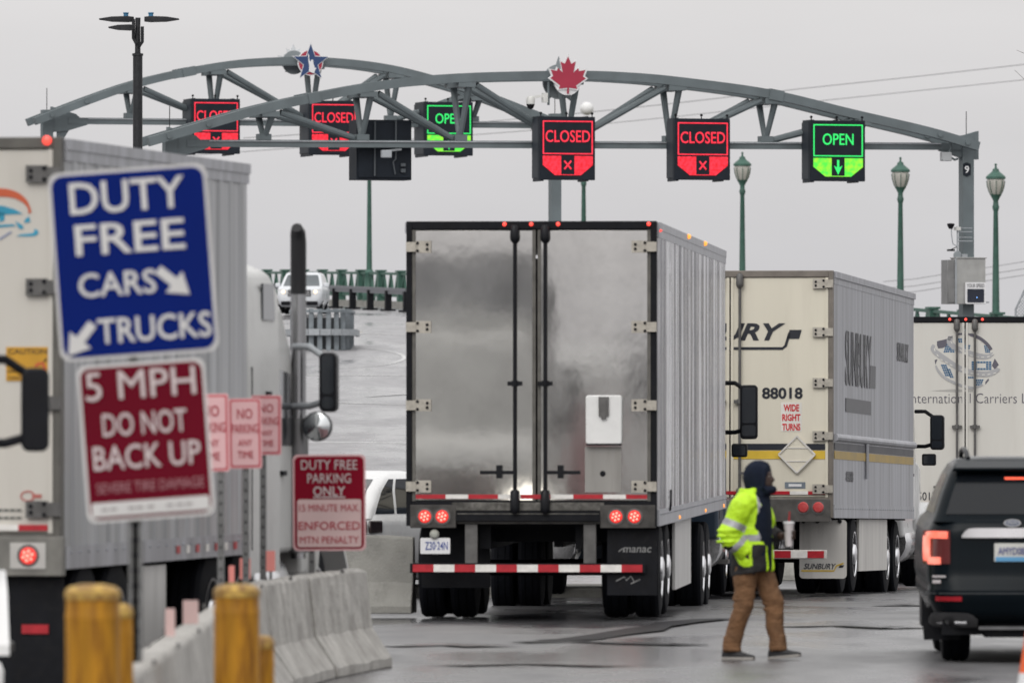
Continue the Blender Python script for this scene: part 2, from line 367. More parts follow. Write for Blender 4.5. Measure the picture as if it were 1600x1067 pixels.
for a, b in zip(inn[:-1], inn[1:]): m1.bar((a[0], a[1], .65), (b[0], b[1], .65), .06, 1.2)
m1.build('gap_shade_wall', mat('gap_shade_steel', (.06, .066, .072), .6), cb)  # darker sheet behind the uprights, puts shade into their gaps
# ------------------------------------------------------------------ green lamp posts
lantern_glass = mat('milky_lantern_glass', (.42, .41, .37), .25, var=.15, scale=6, streak=True, dirt=.4, dcol=(.16, .17, .15))
def lamp_post(px, top_py, t, label):
    p = rp(t, -.15); D = p.y; p.x = (px - 800) * D / F
    zt = HC + (HY - top_py) * D / F; H = zt - p.z
    e = thing('lamp_post', label, 'lamp post', p, 0, 'green lamp posts along the bridge railing')
    b = MB(); b.lathe([(.30, .25), (.30, .75), (.24, .85), (.20, 1.5), (.24, 1.6), (.15, 1.75)], n=16); b.build('base', green_paint, e)
    b = MB(); b.lathe([(.135, 1.7), (.12, 3), (.085, H - 1.75), (.10, H - 1.72), (.13, H - 1.6), (.10, H - 1.5), (.09, H - 1.38), (.17, H - 1.22), (.22, H - 1.15)], n=14); b.build('pole', green_paint, e)
    b = MB(); b.lathe([(.16, H - 1.18), (.24, H - 1.05), (.30, H - .85), (.325, H - .65), (.30, H - .55)], n=18); l = b.build('lantern', lantern_glass, e)
    b = MB()
    for k in range(8):
        a = 2 * math.pi * k / 8; b.tube([(r * math.cos(a), r * math.sin(a), h) for r, h in ((.17, H - 1.18), (.25, H - 1.05), (.31, H - .85), (.335, H - .65))], .014, 5)
    b.build('frame', green_paint, l)
    b = MB(); b.lathe([(.36, H - .58), (.36, H - .50), (.30, H - .44), (.20, H - .36), (.13, H - .30), (.11, H - .22), (.05, H - .19), (.03, H - .1), (.055, H - .05), (.0, H)], n=18); b.build('cap', green_paint, e)
for a in [(1556, 255, 0.0, 'green lamp post with milky lantern, right of the gantry leg with cabinets'), (1407, 245, .12, 'green lamp post with milky lantern between the open lane sign and gantry leg'),
          (1160, 237, .35, 'green lamp post with milky lantern under the right hand closed lane sign'), (912, 228, .6, 'green lamp post with lantern hidden behind the closed sign under the maple leaf'),
          (577, 196, 1.0, 'green lamp post rising from the far railing behind the dark sign back')]: lamp_post(*a)
# ------------------------------------------------------------------ overhead wires
wire_m = mat('grey_wire', (.20, .20, .21), .6, var=.05)
def wire(pts, D, r, label, sag=0.0, group=None):
    q = [P(x, y, D) for x, y in pts]; mb = MB(); mb.tube(q, r, 5); return tag(mb.build('overhead_wire', wire_m), label, 'cable', group)
wire([(1700, 89), (1600, 101), (1440, 119), (1250, 139), (1060, 161), (917, 176), (700, 196), (380, 216)], 500, .022, 'thin grey overhead wire carrying the white marker ball', group='overhead power wires')
wire([(1700, 114), (1600, 125), (1290, 157), (1060, 182), (880, 200), (700, 214), (300, 243)], 500, .020, 'thin grey overhead wire just below the one with the ball', group='overhead power wires')
for k, (y0, y1) in enumerate(((436, 409), (447, 420), (456, 430))):
    wire([(1380, y0 + 4), (1428, y0), (1600, y1), (1700, y1 - 17)], 460, .018, ['uppermost of the three low wires beside the grey cabinet', 'middle one of the three low wires beside the grey cabinet', 'lowest of the three low wires beside the grey cabinet'][k], group='low wires behind the cabinet')
mb = MB(); c = P(917, 170, 500); mb.lathe([(.39 * math.sin(math.pi * k / 12), -.39 * math.cos(math.pi * k / 12)) for k in range(13)], c, n=24)
tag(mb.build('marker_ball', mat('white_ball', (.72, .72, .72), .5, var=.08, scale=2)), 'white round aviation marker ball on the overhead wire', 'marker ball')
# ------------------------------------------------------------------ gantries
class Gantry:
    def __init__(s, D0, a): s.D0 = D0; s.a = R(a); s.c, s.s = math.cos(s.a), math.sin(s.a); s.z0 = gz(D0)
    def L(s, px, py, v=0.0):
        k = (px - 800) / F; u = (k * (s.D0 + v * s.c) + v * s.s) / (s.c - k * s.s)
        Y = s.D0 + u * s.s + v * s.c
        return Vector((u, v, HC + (HY - py) * Y / F - s.z0))
    def empty(s, label, name='sign_gantry'): return thing(name, label, 'gantry', (0, s.D0, s.z0), s.a)
    def child(s, name, label, cat, p, group=None):
        w = Vector((p.x * s.c - p.y * s.s, s.D0 + p.x * s.s + p.y * s.c, s.z0 + p.z)); return thing(name, label, cat, w, s.a, group)
def spline(pts, k=6):
    out = []
    for i in range(len(pts) - 1):
        p0 = Vector(pts[max(i - 1, 0)]); p1 = Vector(pts[i]); p2 = Vector(pts[i + 1]); p3 = Vector(pts[min(i + 2, len(pts) - 1)])
        for j in range(k):
            t = j / k; out.append(.5 * ((2 * p1) + (p2 - p0) * t + (2 * p0 - 5 * p1 + 4 * p2 - p3) * t * t + (3 * p1 - p0 - 3 * p2 + p3) * t ** 3))
    out.append(Vector(pts[-1])); return out
def sweep(mb, pts, w, h):
    rings = []
    for i, p in enumerate(pts):
        d = (pts[min(i + 1, len(pts) - 1)] - pts[max(i - 1, 0)]).normalized(); a = Vector((0, 1, 0)); b = a.cross(d).normalized()
        if b.z < 0: b = -b
        rings.append([p + a * i_ * w / 2 + b * j_ * h / 2 for i_, j_ in ((-1, -1), (1, -1), (1, 1), (-1, 1))])
    mb.loft(rings)
VD = 1.0
def build_gantry(G, e, arch, chord, nodes, posts, center=None, hb=.26):
    """arch: pixel outline of the upper beam; nodes: list of (px, top_py) panel points, chord(px)->py"""
    ap = spline([(G.L(x, y).x, G.L(x, y).z, 0) for x, y in arch])
    for v in (0.0, VD):
        mb = MB(); sweep(mb, [Vector((p.x, v, p.y)) for p in ap], .26, hb)
        for q in (ap[2], ap[5], ap[-3], ap[-6]): mb.lathe([(.07, -.17), (.07, -.13)], (q.x, v, q.y), axis='y', n=10)
        mb.build('arch', gantry_m, e)
        for ii in (len(ap) // 4, 3 * len(ap) // 4):
            mb = MB(); q0, q1 = ap[ii], ap[ii + 1]; mb.bar((q0.x, v, q0.y), (q1.x, v, q1.y), .32, hb + .05); mb.build('splice_plate', gantry_m, e)
    ax = [p.x for p in ap]; az = [p.y for p in ap]
    az_at = lambda u: float(np.interp(u, ax, az))
    x0, x1 = chord[0][0], chord[1][0]
    cl = lambda px: G.L(px, np.interp(px, [x0, x1], [chord[0][1], chord[1][1]]), VD / 2)
    a, b = cl(x0), cl(x1)
    mb = MB(); mb.bar(a, b, .26, .19); mb.build('bottom_chord', gantry_m, e)
    mb = MB(); mb.tube([a + Vector((.6, -.15, .06)), b + Vector((-.6, -.15, .06))], .022, 6); mb.build('conduit', galv, e)
    for p, sgn in ((a, 1), (b, -1)): mb = MB(); mb.prism([(p.x - sgn * .5, p.z - .35), (p.x - sgn * .5, p.z + .42), (p.x + sgn * .25, p.z + .2), (p.x + sgn * .6, p.z - .12), (p.x, p.z - .3)], o=(0, VD / 2 - .05, 0), d=.06, back=-.16); mb.build('gusset', gantry_m, e)
    bot = [cl(px) for px, _ in nodes]
    for i, (px, _) in enumerate(nodes):
        u = bot[i].x
        for v in (0.0, VD):
            mb = MB(); off = .12 if v == 0 else -.02
            pw = [bot[i] + Vector((0, 0, .1)), Vector((u + off, v, az_at(u) - .1))]
            mb.tube(pw, [.07, .10], 8); mb.build('strut', gantry_m, e)
        mb = MB(); mb.box(u - .22, u + .26, -.12, VD + .12, az_at(u) - hb / 2 - .13, az_at(u) - hb / 2 + .02); mb.build('node_plate', gantry_m, e); mb = MB(); mb.box(u - .17, u + .17, VD / 2 - .15, VD / 2 + .15, bot[i].z + .09, bot[i].z + .25); mb.build('node_plate', gantry_m, e)
    ci = center
    for i in range(len(nodes)):
        j = i + 1 if i < ci else i - 1
        if i == ci: continue
        for v in (0.0, VD):
            mb = MB(); s_ = .3 if i < ci else -.3
            mb.tube([Vector((bot[i].x + s_, v, az_at(bot[i].x + s_) - .2)), bot[j] + Vector((-s_ * .7, 0, .15))], .085, 9); mb.build('brace', gantry_m, e)
    for k, (px, sgn) in ((0, (nodes[0][0], 1)), (-1, (nodes[-1][0], -1))):   # outer diagonals run from the chord up towards the ends
        mb = MB(); q = bot[k]; tgt = q.x - sgn * 2.55
        if az_at(tgt) - q.z > .75: mb.tube([q + Vector((-sgn * .2, 0, .15)), Vector((tgt, 0, az_at(tgt) - .15))], .085, 9); mb.tube([q + Vector((-sgn * .2, 0, .15)), Vector((tgt, VD, az_at(tgt) - .15))], .085, 9); mb.build('brace', gantry_m, e)
    for px, py in posts:
        t = G.L(px, py, VD / 2); mb = MB(); mb.box(t.x - .16, t.x + .16, VD / 2 - .16, VD / 2 + .16, 0, t.z); mb.box(t.x - .4, t.x + .4, .1, .9, 0, .08); mb.build('leg', gantry_m, e)
        mb = MB(); mb.tube([t, t + Vector((0, 0, .65))], .012, 5); mb.build('antenna', black, e)
    for p, sgn in ((a, 1), (b, -1)):
        mb = MB(); mb.prism([(p.x - sgn * .32, p.z - .1), (p.x - sgn * .32, p.z - .85), (p.x + sgn * .15, p.z - .12)], o=(0, VD / 2, 0), d=.05, back=-.05); mb.build('bracket', gantry_m, e)
    return az_at, cl
G1 = Gantry(225, 18)
e1 = G1.empty('nearer arched grey steel sign gantry carrying the red maple leaf')
arch1, ch1 = build_gantry(G1, e1, [(232, 222), (340, 190), (400, 173), (480, 155), (600, 133), (720, 122), (890, 118), (985, 121), (1070, 129), (1200, 147), (1330, 178), (1450, 206), (1528, 229)],
    [(290, 224), (1500, 229)], [(412, 170), (565, 138), (718, 122), (886, 118), (1046, 127), (1196, 147), (1335, 180)], [(265, 205), (1510, 212)], 3, hb=.235)
G2 = Gantry(258, 16)
e2 = G2.empty('farther arched grey steel sign gantry carrying the blue star')
arch2, ch2 = build_gantry(G2, e2, [(54, 190), (150, 153), (230, 127), (340, 104), (430, 96), (520, 97), (610, 108), (700, 131), (760, 150), (830, 177), (905, 207)],
    [(105, 189), (860, 196)], [(203, 135), (333, 105), (486, 96), (610, 108), (738, 143)], [(73, 172), (867, 178)], 2, hb=.225)
# LED lane signs hanging on the gantries
def led_sign(G, box, word, green, label, v0=-.5, v1=None, side=.12, mark=True):
    v1 = v1 or (.3 if G.D0 < 240 else .85)
    x0, y0, x1, y1 = box; a = G.L(x0, y1, v0); b = G.L(x1, y0, v0); w = b.x - a.x; h = b.z - a.z
    e = G.child('lane_signal', label, 'lane sign', Vector(((a.x + b.x) / 2, v0, a.z)), 'lane control signs on the gantries')
    m = MB(); m.box(-w / 2, w / 2, 0, .16, 0, h); m.build('housing', sign_black, e, bevel=.012)
    m = MB(); m.box(-w / 2 + .05, w / 2 - .1, .17, v1 - v0, .06, h - .05)
    for x in (-w / 2 + .12, w / 2 - .18): m.box(x - .03, x + .03, .1, v1 - v0 + .05, -.03, h + .02)
    m.build('backbox', mat('sign_backbox', (.018, .024, .033), .6, var=.2, scale=3), e)
    m = MB()
    for x in (-w / 2 + .06, 0, w / 2 - .06): m.tube([(x, .08, h), (x, .08, h + .09)], .015, 6); m.lathe([(.035, -.02), (.035, .02)], (x, .08, h + .09), axis='y', n=8)
    m.build('lifting_eye', black, e)
    led, ledz = (led_green, led_greenz) if green else (led_red, led_redz)
    m = MB(); t = .032
    X0, X1, Z0, Z1 = -w / 2 + .09, w / 2 - .07, h * .405, h * .935
    for q in ((X0, X1, Z0, Z0 + t), (X0, X1, Z1 - t, Z1), (X0, X0 + t, Z0 + t, Z1 - t), (X1 - t, X1, Z0 + t, Z1 - t)): m.box(q[0], q[1], -.012, .0, q[2], q[3])
    m.build('border_light', led, e)
    m = MB(); m.text(word, ((X0 + X1) / 2, 0, h * .69), w=w * (.80 if not green else .56), h=h * .19, bold=.006, d=.012); m.build('lettering', led, e)
    m = MB(); zt, zm, zb = h * .38, h * .235, h * .075; q = .175 * w / 1.47; cx = (X0 + X1) / 2
    for s_ in (1, -1):
        xo = X1 if s_ > 0 else X0
        m.prism([(xo, zt), (cx + s_ * q, zt), (cx + s_ * q, zb), (cx + s_ * .26 * (X1 - X0), zb), (xo, zm)][::s_], d=.012)
    m.prism([(cx - q, zb), (cx + q, zb), (cx + q, zb + .02), (cx - q, zb + .02)], d=.012)
    m.build('light_field', ledz, e)
    m = MB(); cz = (zt + zb) / 2 + .015
    if green: m.prism([(cx - .03, zt - .05), (cx + .03, zt - .05), (cx + .03, cz - .02), (cx + .12, cz + .03), (cx, zb + .05), (cx - .12, cz + .03), (cx - .03, cz - .02)], d=.012)
    else:
        for s_ in (1, -1): m.stroke([(cx - .095 * s_, cz - .11), (cx + .095 * s_, cz + .11)], .042, d=.012 if s_ > 0 else .014)
    m.build('symbol', led, e)
    return e
led_sign(G1, (843, 183, 930, 281), 'CLOSED', False, 'red closed lane sign hanging under the red maple leaf')
led_sign(G1, (1054, 186, 1141, 281), 'CLOSED', False, 'red closed lane sign between the maple leaf and the front open sign')
led_sign(G1, (1266, 189, 1352, 283), 'OPEN', True, 'green open lane sign with down arrow nearest the cabinet leg')
led_sign(G2, (299, 155, 375, 240), 'CLOSED', False, 'red closed lane sign on the far gantry, partly behind the near arch end')
led_sign(G2, (483, 158, 559, 242), 'CLOSED', False, 'red closed lane sign on the far gantry below the blue star')
led_sign(G2, (663, 160, 739, 243), 'OPEN', True, 'green open lane sign on the far gantry crossed by a near strut')
a = G1.L(557, 281, .75); b = G1.L(643, 188, .75); w = b.x - a.x; h = b.z - a.z
e = G1.child('lane_signal', 'black back of a lane sign facing away, with vertical conduit pipes', 'lane sign', Vector(((a.x + b.x) / 2, .75, a.z)), 'lane control signs on the gantries')
m = MB(); m.box(-w / 2, w / 2, 0, .7, 0, h); m.box(-w / 2 + .04, w / 2 - .04, -.04, 0, .06, h - .1); m.build('housing', sign_black, e, bevel=.012)
m = MB(); m.tube([(-.28, -.08, .1), (-.28, -.10, h - .05)], .025, 7); m.tube([(.3, -.08, h * .35), (.3, -.10, h - .02)], .025, 7); m.tube([(.3, -.08, h * .35), (.22, -.1, h * .3), (.28, -.1, .15)], .02, 7); m.build('conduit', mat('dark_conduit', (.07, .08, .09), .6), e)
m = MB(); m.box(.44, .56, -.12, -.02, .2, .3); m.box(.44, .56, -.12, -.02, .36, .44); m.build('junction_box', mat('dark_conduit', (.07, .08, .09), .6), e)
p = G1.L(604, 236, -.25); e = G1.child('flood_lamp', 'small grey flood lamp on a bracket before the dark sign back', 'lamp', p)
m = MB(); m.box(-.13, .13, -.06, .12, -.18, .02); m.build('housing', mat('pale_grey_plastic', (.33, .35, .37), .5), e, bevel=.02)
m = MB(); m.bar((0, .1, .0), (.55, .5, .06), .05, .05); m.build('arm', galv, e)
# emblems on the arches
navy = mat('navy_sign', (.035, .065, .16), .5, var=.06, spec=.3); crimson = mat('crimson_sign', (.36, .035, .065), .5, var=.06, spec=.3); sgn_white = mat('white_sign', (.70, .70, .71), .5, var=.04); sgn_grey = mat('sign_back_grey', (.25, .275, .29), .5, .2)
star = lambda r, q=.40: [((r if k % 2 == 0 else r * q) * math.sin(math.pi * k / 5), (r if k % 2 == 0 else r * q) * math.cos(math.pi * k / 5)) for k in range(10)]
hl = [(0, 1), (.16, .66), (.38, .77), (.26, .24), (.50, .46), (.55, .32), (.86, .38), (.74, .08), (.88, -.02), (.40, -.36), (.46, -.52), (.05, -.47)]
leaf = hl + [(-x, y) for x, y in hl[::-1][:-1]]
def sc(poly, k): return [(x * k, y * k) for x, y in poly]
p = G1.L(887, 122, -.25); s_ = .56
e = G1.child('maple_leaf_emblem', 'dark red maple leaf emblem with white edge atop the near arch', 'emblem', p)
m = MB(); m.prism(circ(.37, 32, 0, -.09), d=.0, back=-.06); m.build('disc', sgn_white, e)
m = MB(); m.prism(sc(leaf, s_ * 1.14), d=.03, back=0.002); m.build('leaf_border', sgn_white, e)
m = MB(); m.prism(sc(leaf, s_), d=.04, back=.031); m.box(-.02, .02, -.045, -.005, -.42, -.24); m.build('leaf', crimson, e)
p = G1.L(874, 128, VD + .25); e = G1.child('star_emblem', 'grey back of a round star emblem behind the maple leaf', 'emblem', p)
m = MB(); m.prism(circ(.47, 32), d=.03, back=-.03); m.build('disc', sgn_grey, e)
m = MB(); m.prism(star(.68), o=(.0, .05, 0), d=.01, back=-.03); m.build('star', sgn_grey, e)
p = G2.L(485, 98, -.25); e = G2.child('star_emblem', 'navy star emblem with white statue figure on a red disc', 'emblem', p)
m = MB(); m.prism(circ(.395, 32), d=0, back=-.05); m.build('disc_border', sgn_white, e)
m = MB(); m.prism(circ(.365, 32), d=.012, back=.002); m.build('disc', crimson, e)
m = MB(); m.prism(star(.615), d=.03, back=.014); m.build('star_border', sgn_white, e)
m = MB(); m.prism(star(.56), d=.04, back=.031); m.build('star', navy, e)
m = MB(); st = [(-.06, -.27), (.10, -.33), (.13, -.24), (.17, -.17), (.12, -.15), (.10, -.08), (.075, .0), (.08, .06), (.05, .09), (.005, .075), (-.0, .03), (-.03, .04), (-.055, .12), (-.05, .19), (-.075, .27), (-.095, .24), (-.08, .12), (-.075, .02), (-.05, -.08)]
m.prism(st[::-1], d=.05, back=.041); m.build('statue_figure', sgn_white, e)
p = G2.L(459, 98, VD + .2); e = G2.child('maple_leaf_emblem', 'pale grey back of a maple leaf emblem beside the navy star', 'emblem', p)
m = MB(); m.prism(circ(.36, 32), d=.03, back=-.03); m.build('disc', sgn_grey, e)
m = MB(); m.prism(sc(leaf, .56), o=(0, .06, 0), d=.01, back=-.03); m.build('leaf', mat('pale_panel', (.62, .64, .66), .5), e)
# dome camera hanging from the near arch
p = G1.L(857, 128, -.05); e = G1.child('dome_camera', 'white dome camera on an arm under the near arch by the maple leaf', 'camera', p)
wc = mat('camera_white', (.62, .62, .60), .4)
m = MB(); m.tube([(0, 0, 0), (0, 0, -.62)], .035, 8); m.build('hanger', gantry_m, e)
m = MB(); m.box(-.17, -.04, -.08, .08, -.55, -.3); m.bar((-.1, 0, -.38), (-.55, 0, -.42), .07, .07); m.lathe([(.11, -.60), (.12, -.48), (.09, -.40)], (-.5, 0, 0)); m.build('arm', wc, e)
m = MB(); m.lathe([(.0, -.74), (.07, -.71), (.10, -.64), (.11, -.60)], (-.5, 0, 0)); m.build('dome', black_gloss, e)
# equipment on the right leg
p = G1.L(1511, 265, VD / 2 - .19); e = G1.child('number_plate', 'small black hexagonal plate with white 9 on the gantry leg', 'sign', p)
m = MB(); m.prism([(-.11, -.14), (0, -.19), (.11, -.14), (.11, .15), (0, .19), (-.11, .15)], d=.0, back=-.02); m.build('plate', sign_black, e)
m = MB(); m.text('9', (0, 0, 0), h=.2, bold=.02); m.build('lettering', sgn_white, e)
p = G1.L(1478, 245, .2); e = G1.child('wireless_box', 'pale grey box hanging under the right end of the near gantry', 'box', p)
m = MB(); m.box(-.14, .14, -.1, .1, -.12, .12); m.build('housing', mat('light_grey_box', (.36, .37, .38), .5), e, bevel=.02)
m = MB(); m.tube([(.1, 0, .1), (.16, 0, .3), (.12, 0, .48)], .03, 7); m.tube([(.14, 0, -.02), (.3, .1, -.08), (.4, .15, -.05)], .03, 7); m.build('arm', gantry_m, e)
p = G1.L(1495, 475, -.1); q = G1.L(1540, 404, -.1); cab_m = mat('cabinet_aluminium', (.36, .36, .35), .42, .35, var=.12, scale=3, dirt=.2)
e = G1.child('control_cabinet', 'grey aluminium control cabinet pair clamped round the gantry leg', 'cabinet', p)
w = q.x - p.x; h = q.z - p.z
m = MB(); m.box(0, w, 0, .45, 0, h); m.box(-.02, w + .03, -.03, .47, h, h + .03); m.build('cabinet_body', cab_m, e, bevel=.01)
m = MB(); m.box(-.26, -.03, .02, .5, .0, h - .04); m.box(-.24, -.05, .0, .02, .04, h * .55); m.build('side_cabinet', mat('cabinet_dark', (.20, .20, .20), .45, .3, var=.15, scale=3), e, bevel=.01)
m = MB(); m.bar((-.03, -.01, 0), (-.03, -.01, h), .05, .03); m.box(.2, .35, .1, .3, h + .03, h + .12); m.tube([(w + .02, .0, .05), (w + .1, 0, .05)], .02); m.build('fittings', galv, e)
p2 = G1.L(1524, 458, -.16); e = G1.child('speed_display', 'white your speed sign with dark display on the grey cabinet', 'sign', p2)
m = MB(); m.prism(rrect(.58, .58, .03), d=.02, back=-.03); m.build('panel', sgn_white, e)
m = MB(); m.prism(rrect(.48, .36, .02, cy=-.07), d=.035, back=.021); m.build('display', mat('display_navy', (.012, .016, .03), .25), e)
m = MB(); m.text('YOUR SPEED', (0, -.02, .2), w=.5, h=.1, bold=.01); m.build('lettering', mat('sign_ink', (.03, .03, .035), .5), e)
m = MB(); m.lathe([(.018, -.045), (.018, -.036)], (.03, 0, -.12), axis='y', n=8); m.build('indicator_light', emit('blue_led', (.2, .45, 1), 1.5), e)
p = G1.L(1496, 403, .1); e = G1.child('traffic_camera', 'cluster of small roadside sensors on a thin mast above the cabinet', 'camera', p)
m = MB(); m.tube([(0, 0, 0), (0, 0, .85)], .022, 6); m.tube([(0, 0, .3), (-.13, 0, .38), (-.17, 0, .62), (-.17, 0, .82)], .014, 6)
for z in (.45, .55, .7, .8): m.tube([(0, -.02, z), (.42, -.02, z)], .012, 5)
m.build('mast', galv, e)
m = MB(); m.lathe([(.05, .78), (.1, .88), (.1, .92), (.03, .93)], (-.19, 0, 0), n=12); m.build('sensor', black, e)
m = MB(); m.box(-.06, .06, -.1, .1, .74, .83); m.build('sensor', wc, e)
m = MB(); m.box(-.27, -.1, -.08, .08, .18, .23); m.bar((-.2, 0, .22), (0, 0, .3), .02, .02); m.build('sensor', black, e)
m = MB(); m.lathe([(.10, -.02), (.12, 0), (.10, .02)], (-.02, -.05, .07), axis='y', n=14); m.build('sensor', sgn_grey, e)
# ------------------------------------------------------------------ black LED street light
Dp = 177.0; base = P(215, 640, Dp); base.z = gz(Dp); e = thing('street_light', 'black street light pole with three flat lamp heads, left side', 'street light', base)
zz = lambda py: HC + (HY - py) * Dp / F - base.z
blk = mat('street_light_black', (.014, .015, .018), .45, var=.3, scale=14, dirt=.25, dcol=(.12, .12, .12), spec=.35)
m = MB(); m.lathe([(.2, 0), (.2, .3), (.105, .32), (.1, zz(88)), (.115, zz(88) + .01), (.115, zz(84)), (.06, zz(83)), (.05, zz(28))], n=16); m.build('pole', blk, e)
m = MB(); m.tube([(-.09, 0, zz(30)), (-.09, 0, zz(60)), (-.03, -.05, zz(68)), (0, 0, zz(75))], .035, 8); m.tube([(.1, -.1, zz(42)), (.1, -.1, zz(66)), (.03, -.05, zz(73)), (0, 0, zz(78))], .035, 8); m.tube([(0, 0, zz(78)), (.02, 0, zz(28))], .04, 8); m.build('arm', blk, e)
for sx, py, y0, xo in ((-1, 30, .1, -.15), (1, 30, .1, .2), (-1, 44, -.2, -.1)):
    m = MB(); z = zz(py); L_ = .66 if py < 40 else .5
    m.loft([[(xo + sx * t * L_ + 0 * a, y0 + b * w2, z + c * th) for a, b, c in ((0, -1, -1), (0, 1, -1), (0, 1, 1), (0, -1, 1))] for t, w2, th in ((-.1, .08, .05), (.1, .17, .06), (.6, .18, .05), (1, .1, .012))])
    m.build('lamp_head', blk, e, bevel=.01)
for x in (-.25, .27):
    m = MB(); m.lathe([(.05, zz(29)), (.05, zz(22)), (.06, zz(21)), (.06, zz(19.5))], (x, .1, 0), n=12); m.build('photocell', mat('blue_cap', (.03, .16, .30), .4), e)
# ------------------------------------------------------------------ bare tree and mesh fence at the right edge
Dt = 170.0; tb = P(1720, 640, Dt); tb.z = gz(Dt)
e = thing('bare_tree', 'leafless tree whose thin twigs reach in at the top right corner', 'tree', tb); bark = mat('bark', (.21, .20, .19), .9, var=.3, scale=8)
m = MB(); m.tube([(0, 0, -.3), (.05, 0, 3), (0, .1, 6), (.1, 0, 9)], [.2, .16, .11, .05], 9); m.build('trunk', bark, e)
m = MB()
def branch(p, d, L_, r, k):
    pts = [p]; 
    for i in range(4): d = (d + Vector((random.uniform(-.25, .25), random.uniform(-.25, .25), random.uniform(-.05, .2)))).normalized(); pts.append(pts[-1] + d * L_ / 4)
    m.tube(pts, [r * (1 - .16 * i) for i in range(5)], 5)
    if k: 
        for i in (1, 2, 3, 4):
            for _ in range(2): branch(pts[i], (d + Vector((random.uniform(-.9, .9), random.uniform(-.9, .9), random.uniform(-.3, .7)))).normalized(), L_ * .55, r * .5, k - 1)
for i in range(5): branch(Vector((.05, 0, 4.2 + i * .9)), Vector((abs(math.cos(i * 2.4 + 1.2)), math.sin(i * 2.4 + 1.2), .55)).normalized(), 1.1, .03, 2)
m.tube([(0, .05, 7.3), (-.5, 0, 8.3), (-1.0, 0, 8.9), (-1.45, 0, 9.25), (-1.68, 0, 9.35)], [.03, .02, .012, .007, .004], 5); m.tube([(-.3, 0, 7.9), (-.9, 0, 8.4), (-1.3, 0, 8.55), (-1.72, 0, 8.95)], [.02, .012, .007, .004], 5)
m.build('crown', bark, e)
Df = 230.0; q = P(1587, 492, Df); e = thing('mesh_fence', 'grey wire mesh fence corner at the far right edge', 'fence', (q.x, Df, gz(Df)))
zt = q.z - gz(Df); m = MB()
prof = [(0, zt - .4), (0, zt + .15), (.25, zt + .7), (1.6, zt + 1.2)]
m.tube([(0, 0, 0), (0, 0, zt), (0, 0, zt + .15), (.25, 0, zt + .7), (1.6, 0, zt + 1.2), (1.6, 0, 0)], .03, 7); m.build('frame', galv, e)
m = MB(); top = lambda x: float(np.interp(x, [0, .02, .25, 1.6], [zt + .15, zt + .2, zt + .7, zt + 1.2]))
for i in range(-30, 24):
    x0 = i * .09
    for s_ in (1, -1):
        pts = []
        for k in range(40):
            z = zt - .6 + k * .05; x = x0 + (k * .05 if s_ > 0 else 1.9 - k * .05)
            if 0 < x < 1.6 and z < top(x): pts.append((x, 0, z))
        if len(pts) > 1: m.tube([pts[0], pts[-1]], .008, 4)
m.build('mesh', galv, e)
# ------------------------------------------------------------------ wheels
def wheel_proto(R_, wd, rim_m, dish=.06):
    m = MB(); m.lathe([(R_ * .56, -wd / 2 + .01), (R_ * .80, -wd / 2), (R_ * .95, -wd / 2 + .015), (R_, -wd / 2 + .05), (R_, -wd * .17), (R_ - .012, -wd * .165), (R_ - .012, -wd * .135), (R_, -wd * .13), (R_, wd * .13), (R_ - .012, wd * .135), (R_ - .012, wd * .165), (R_, wd * .17), (R_, wd / 2 - .05), (R_ * .95, wd / 2 - .015), (R_ * .80, wd / 2), (R_ * .56, wd / 2 - .01)], axis='x', n=40)
    r = MB(); r.lathe([(R_ * .57, wd / 2 - .02), (R_ * .585, wd / 2 + .004), (R_ * .55, wd / 2 + .004), (R_ * .50, wd / 2 - dish), (R_ * .34, wd / 2 - dish * 1.2), (R_ * .24, wd / 2 + .015), (R_ * .14, wd / 2 + .03), (.0, wd / 2 + .03)], axis='x', n=32)
    for k in range(10):
        a = 2 * math.pi * k / 10; r.lathe([(.018, wd / 2 - dish), (.018, wd / 2 - dish + .045), (.0, wd / 2 - dish + .05)], (0, R_ * .42 * math.cos(a), R_ * .42 * math.sin(a)), axis='x', n=6)
    a = m.build('wheel', rubber); b = r.build('rim', rim_m, a); return a
def place_wheels(proto, parent, spots, R_):
    """spots: (x, y, flip) ; the wheel and its rim are copied"""
    for i, (x, y, fl) in enumerate(spots):
        o = copy_tree(proto, parent); o.location = (x, y, R_); o.rotation_euler = (0, 0, math.pi if fl else 0)
def kill(o):
    for c in list(o.children): kill(c)
    bpy.data.objects.remove(o)
truck_wheel = wheel_proto(.51, .28, rim_alu, .09)
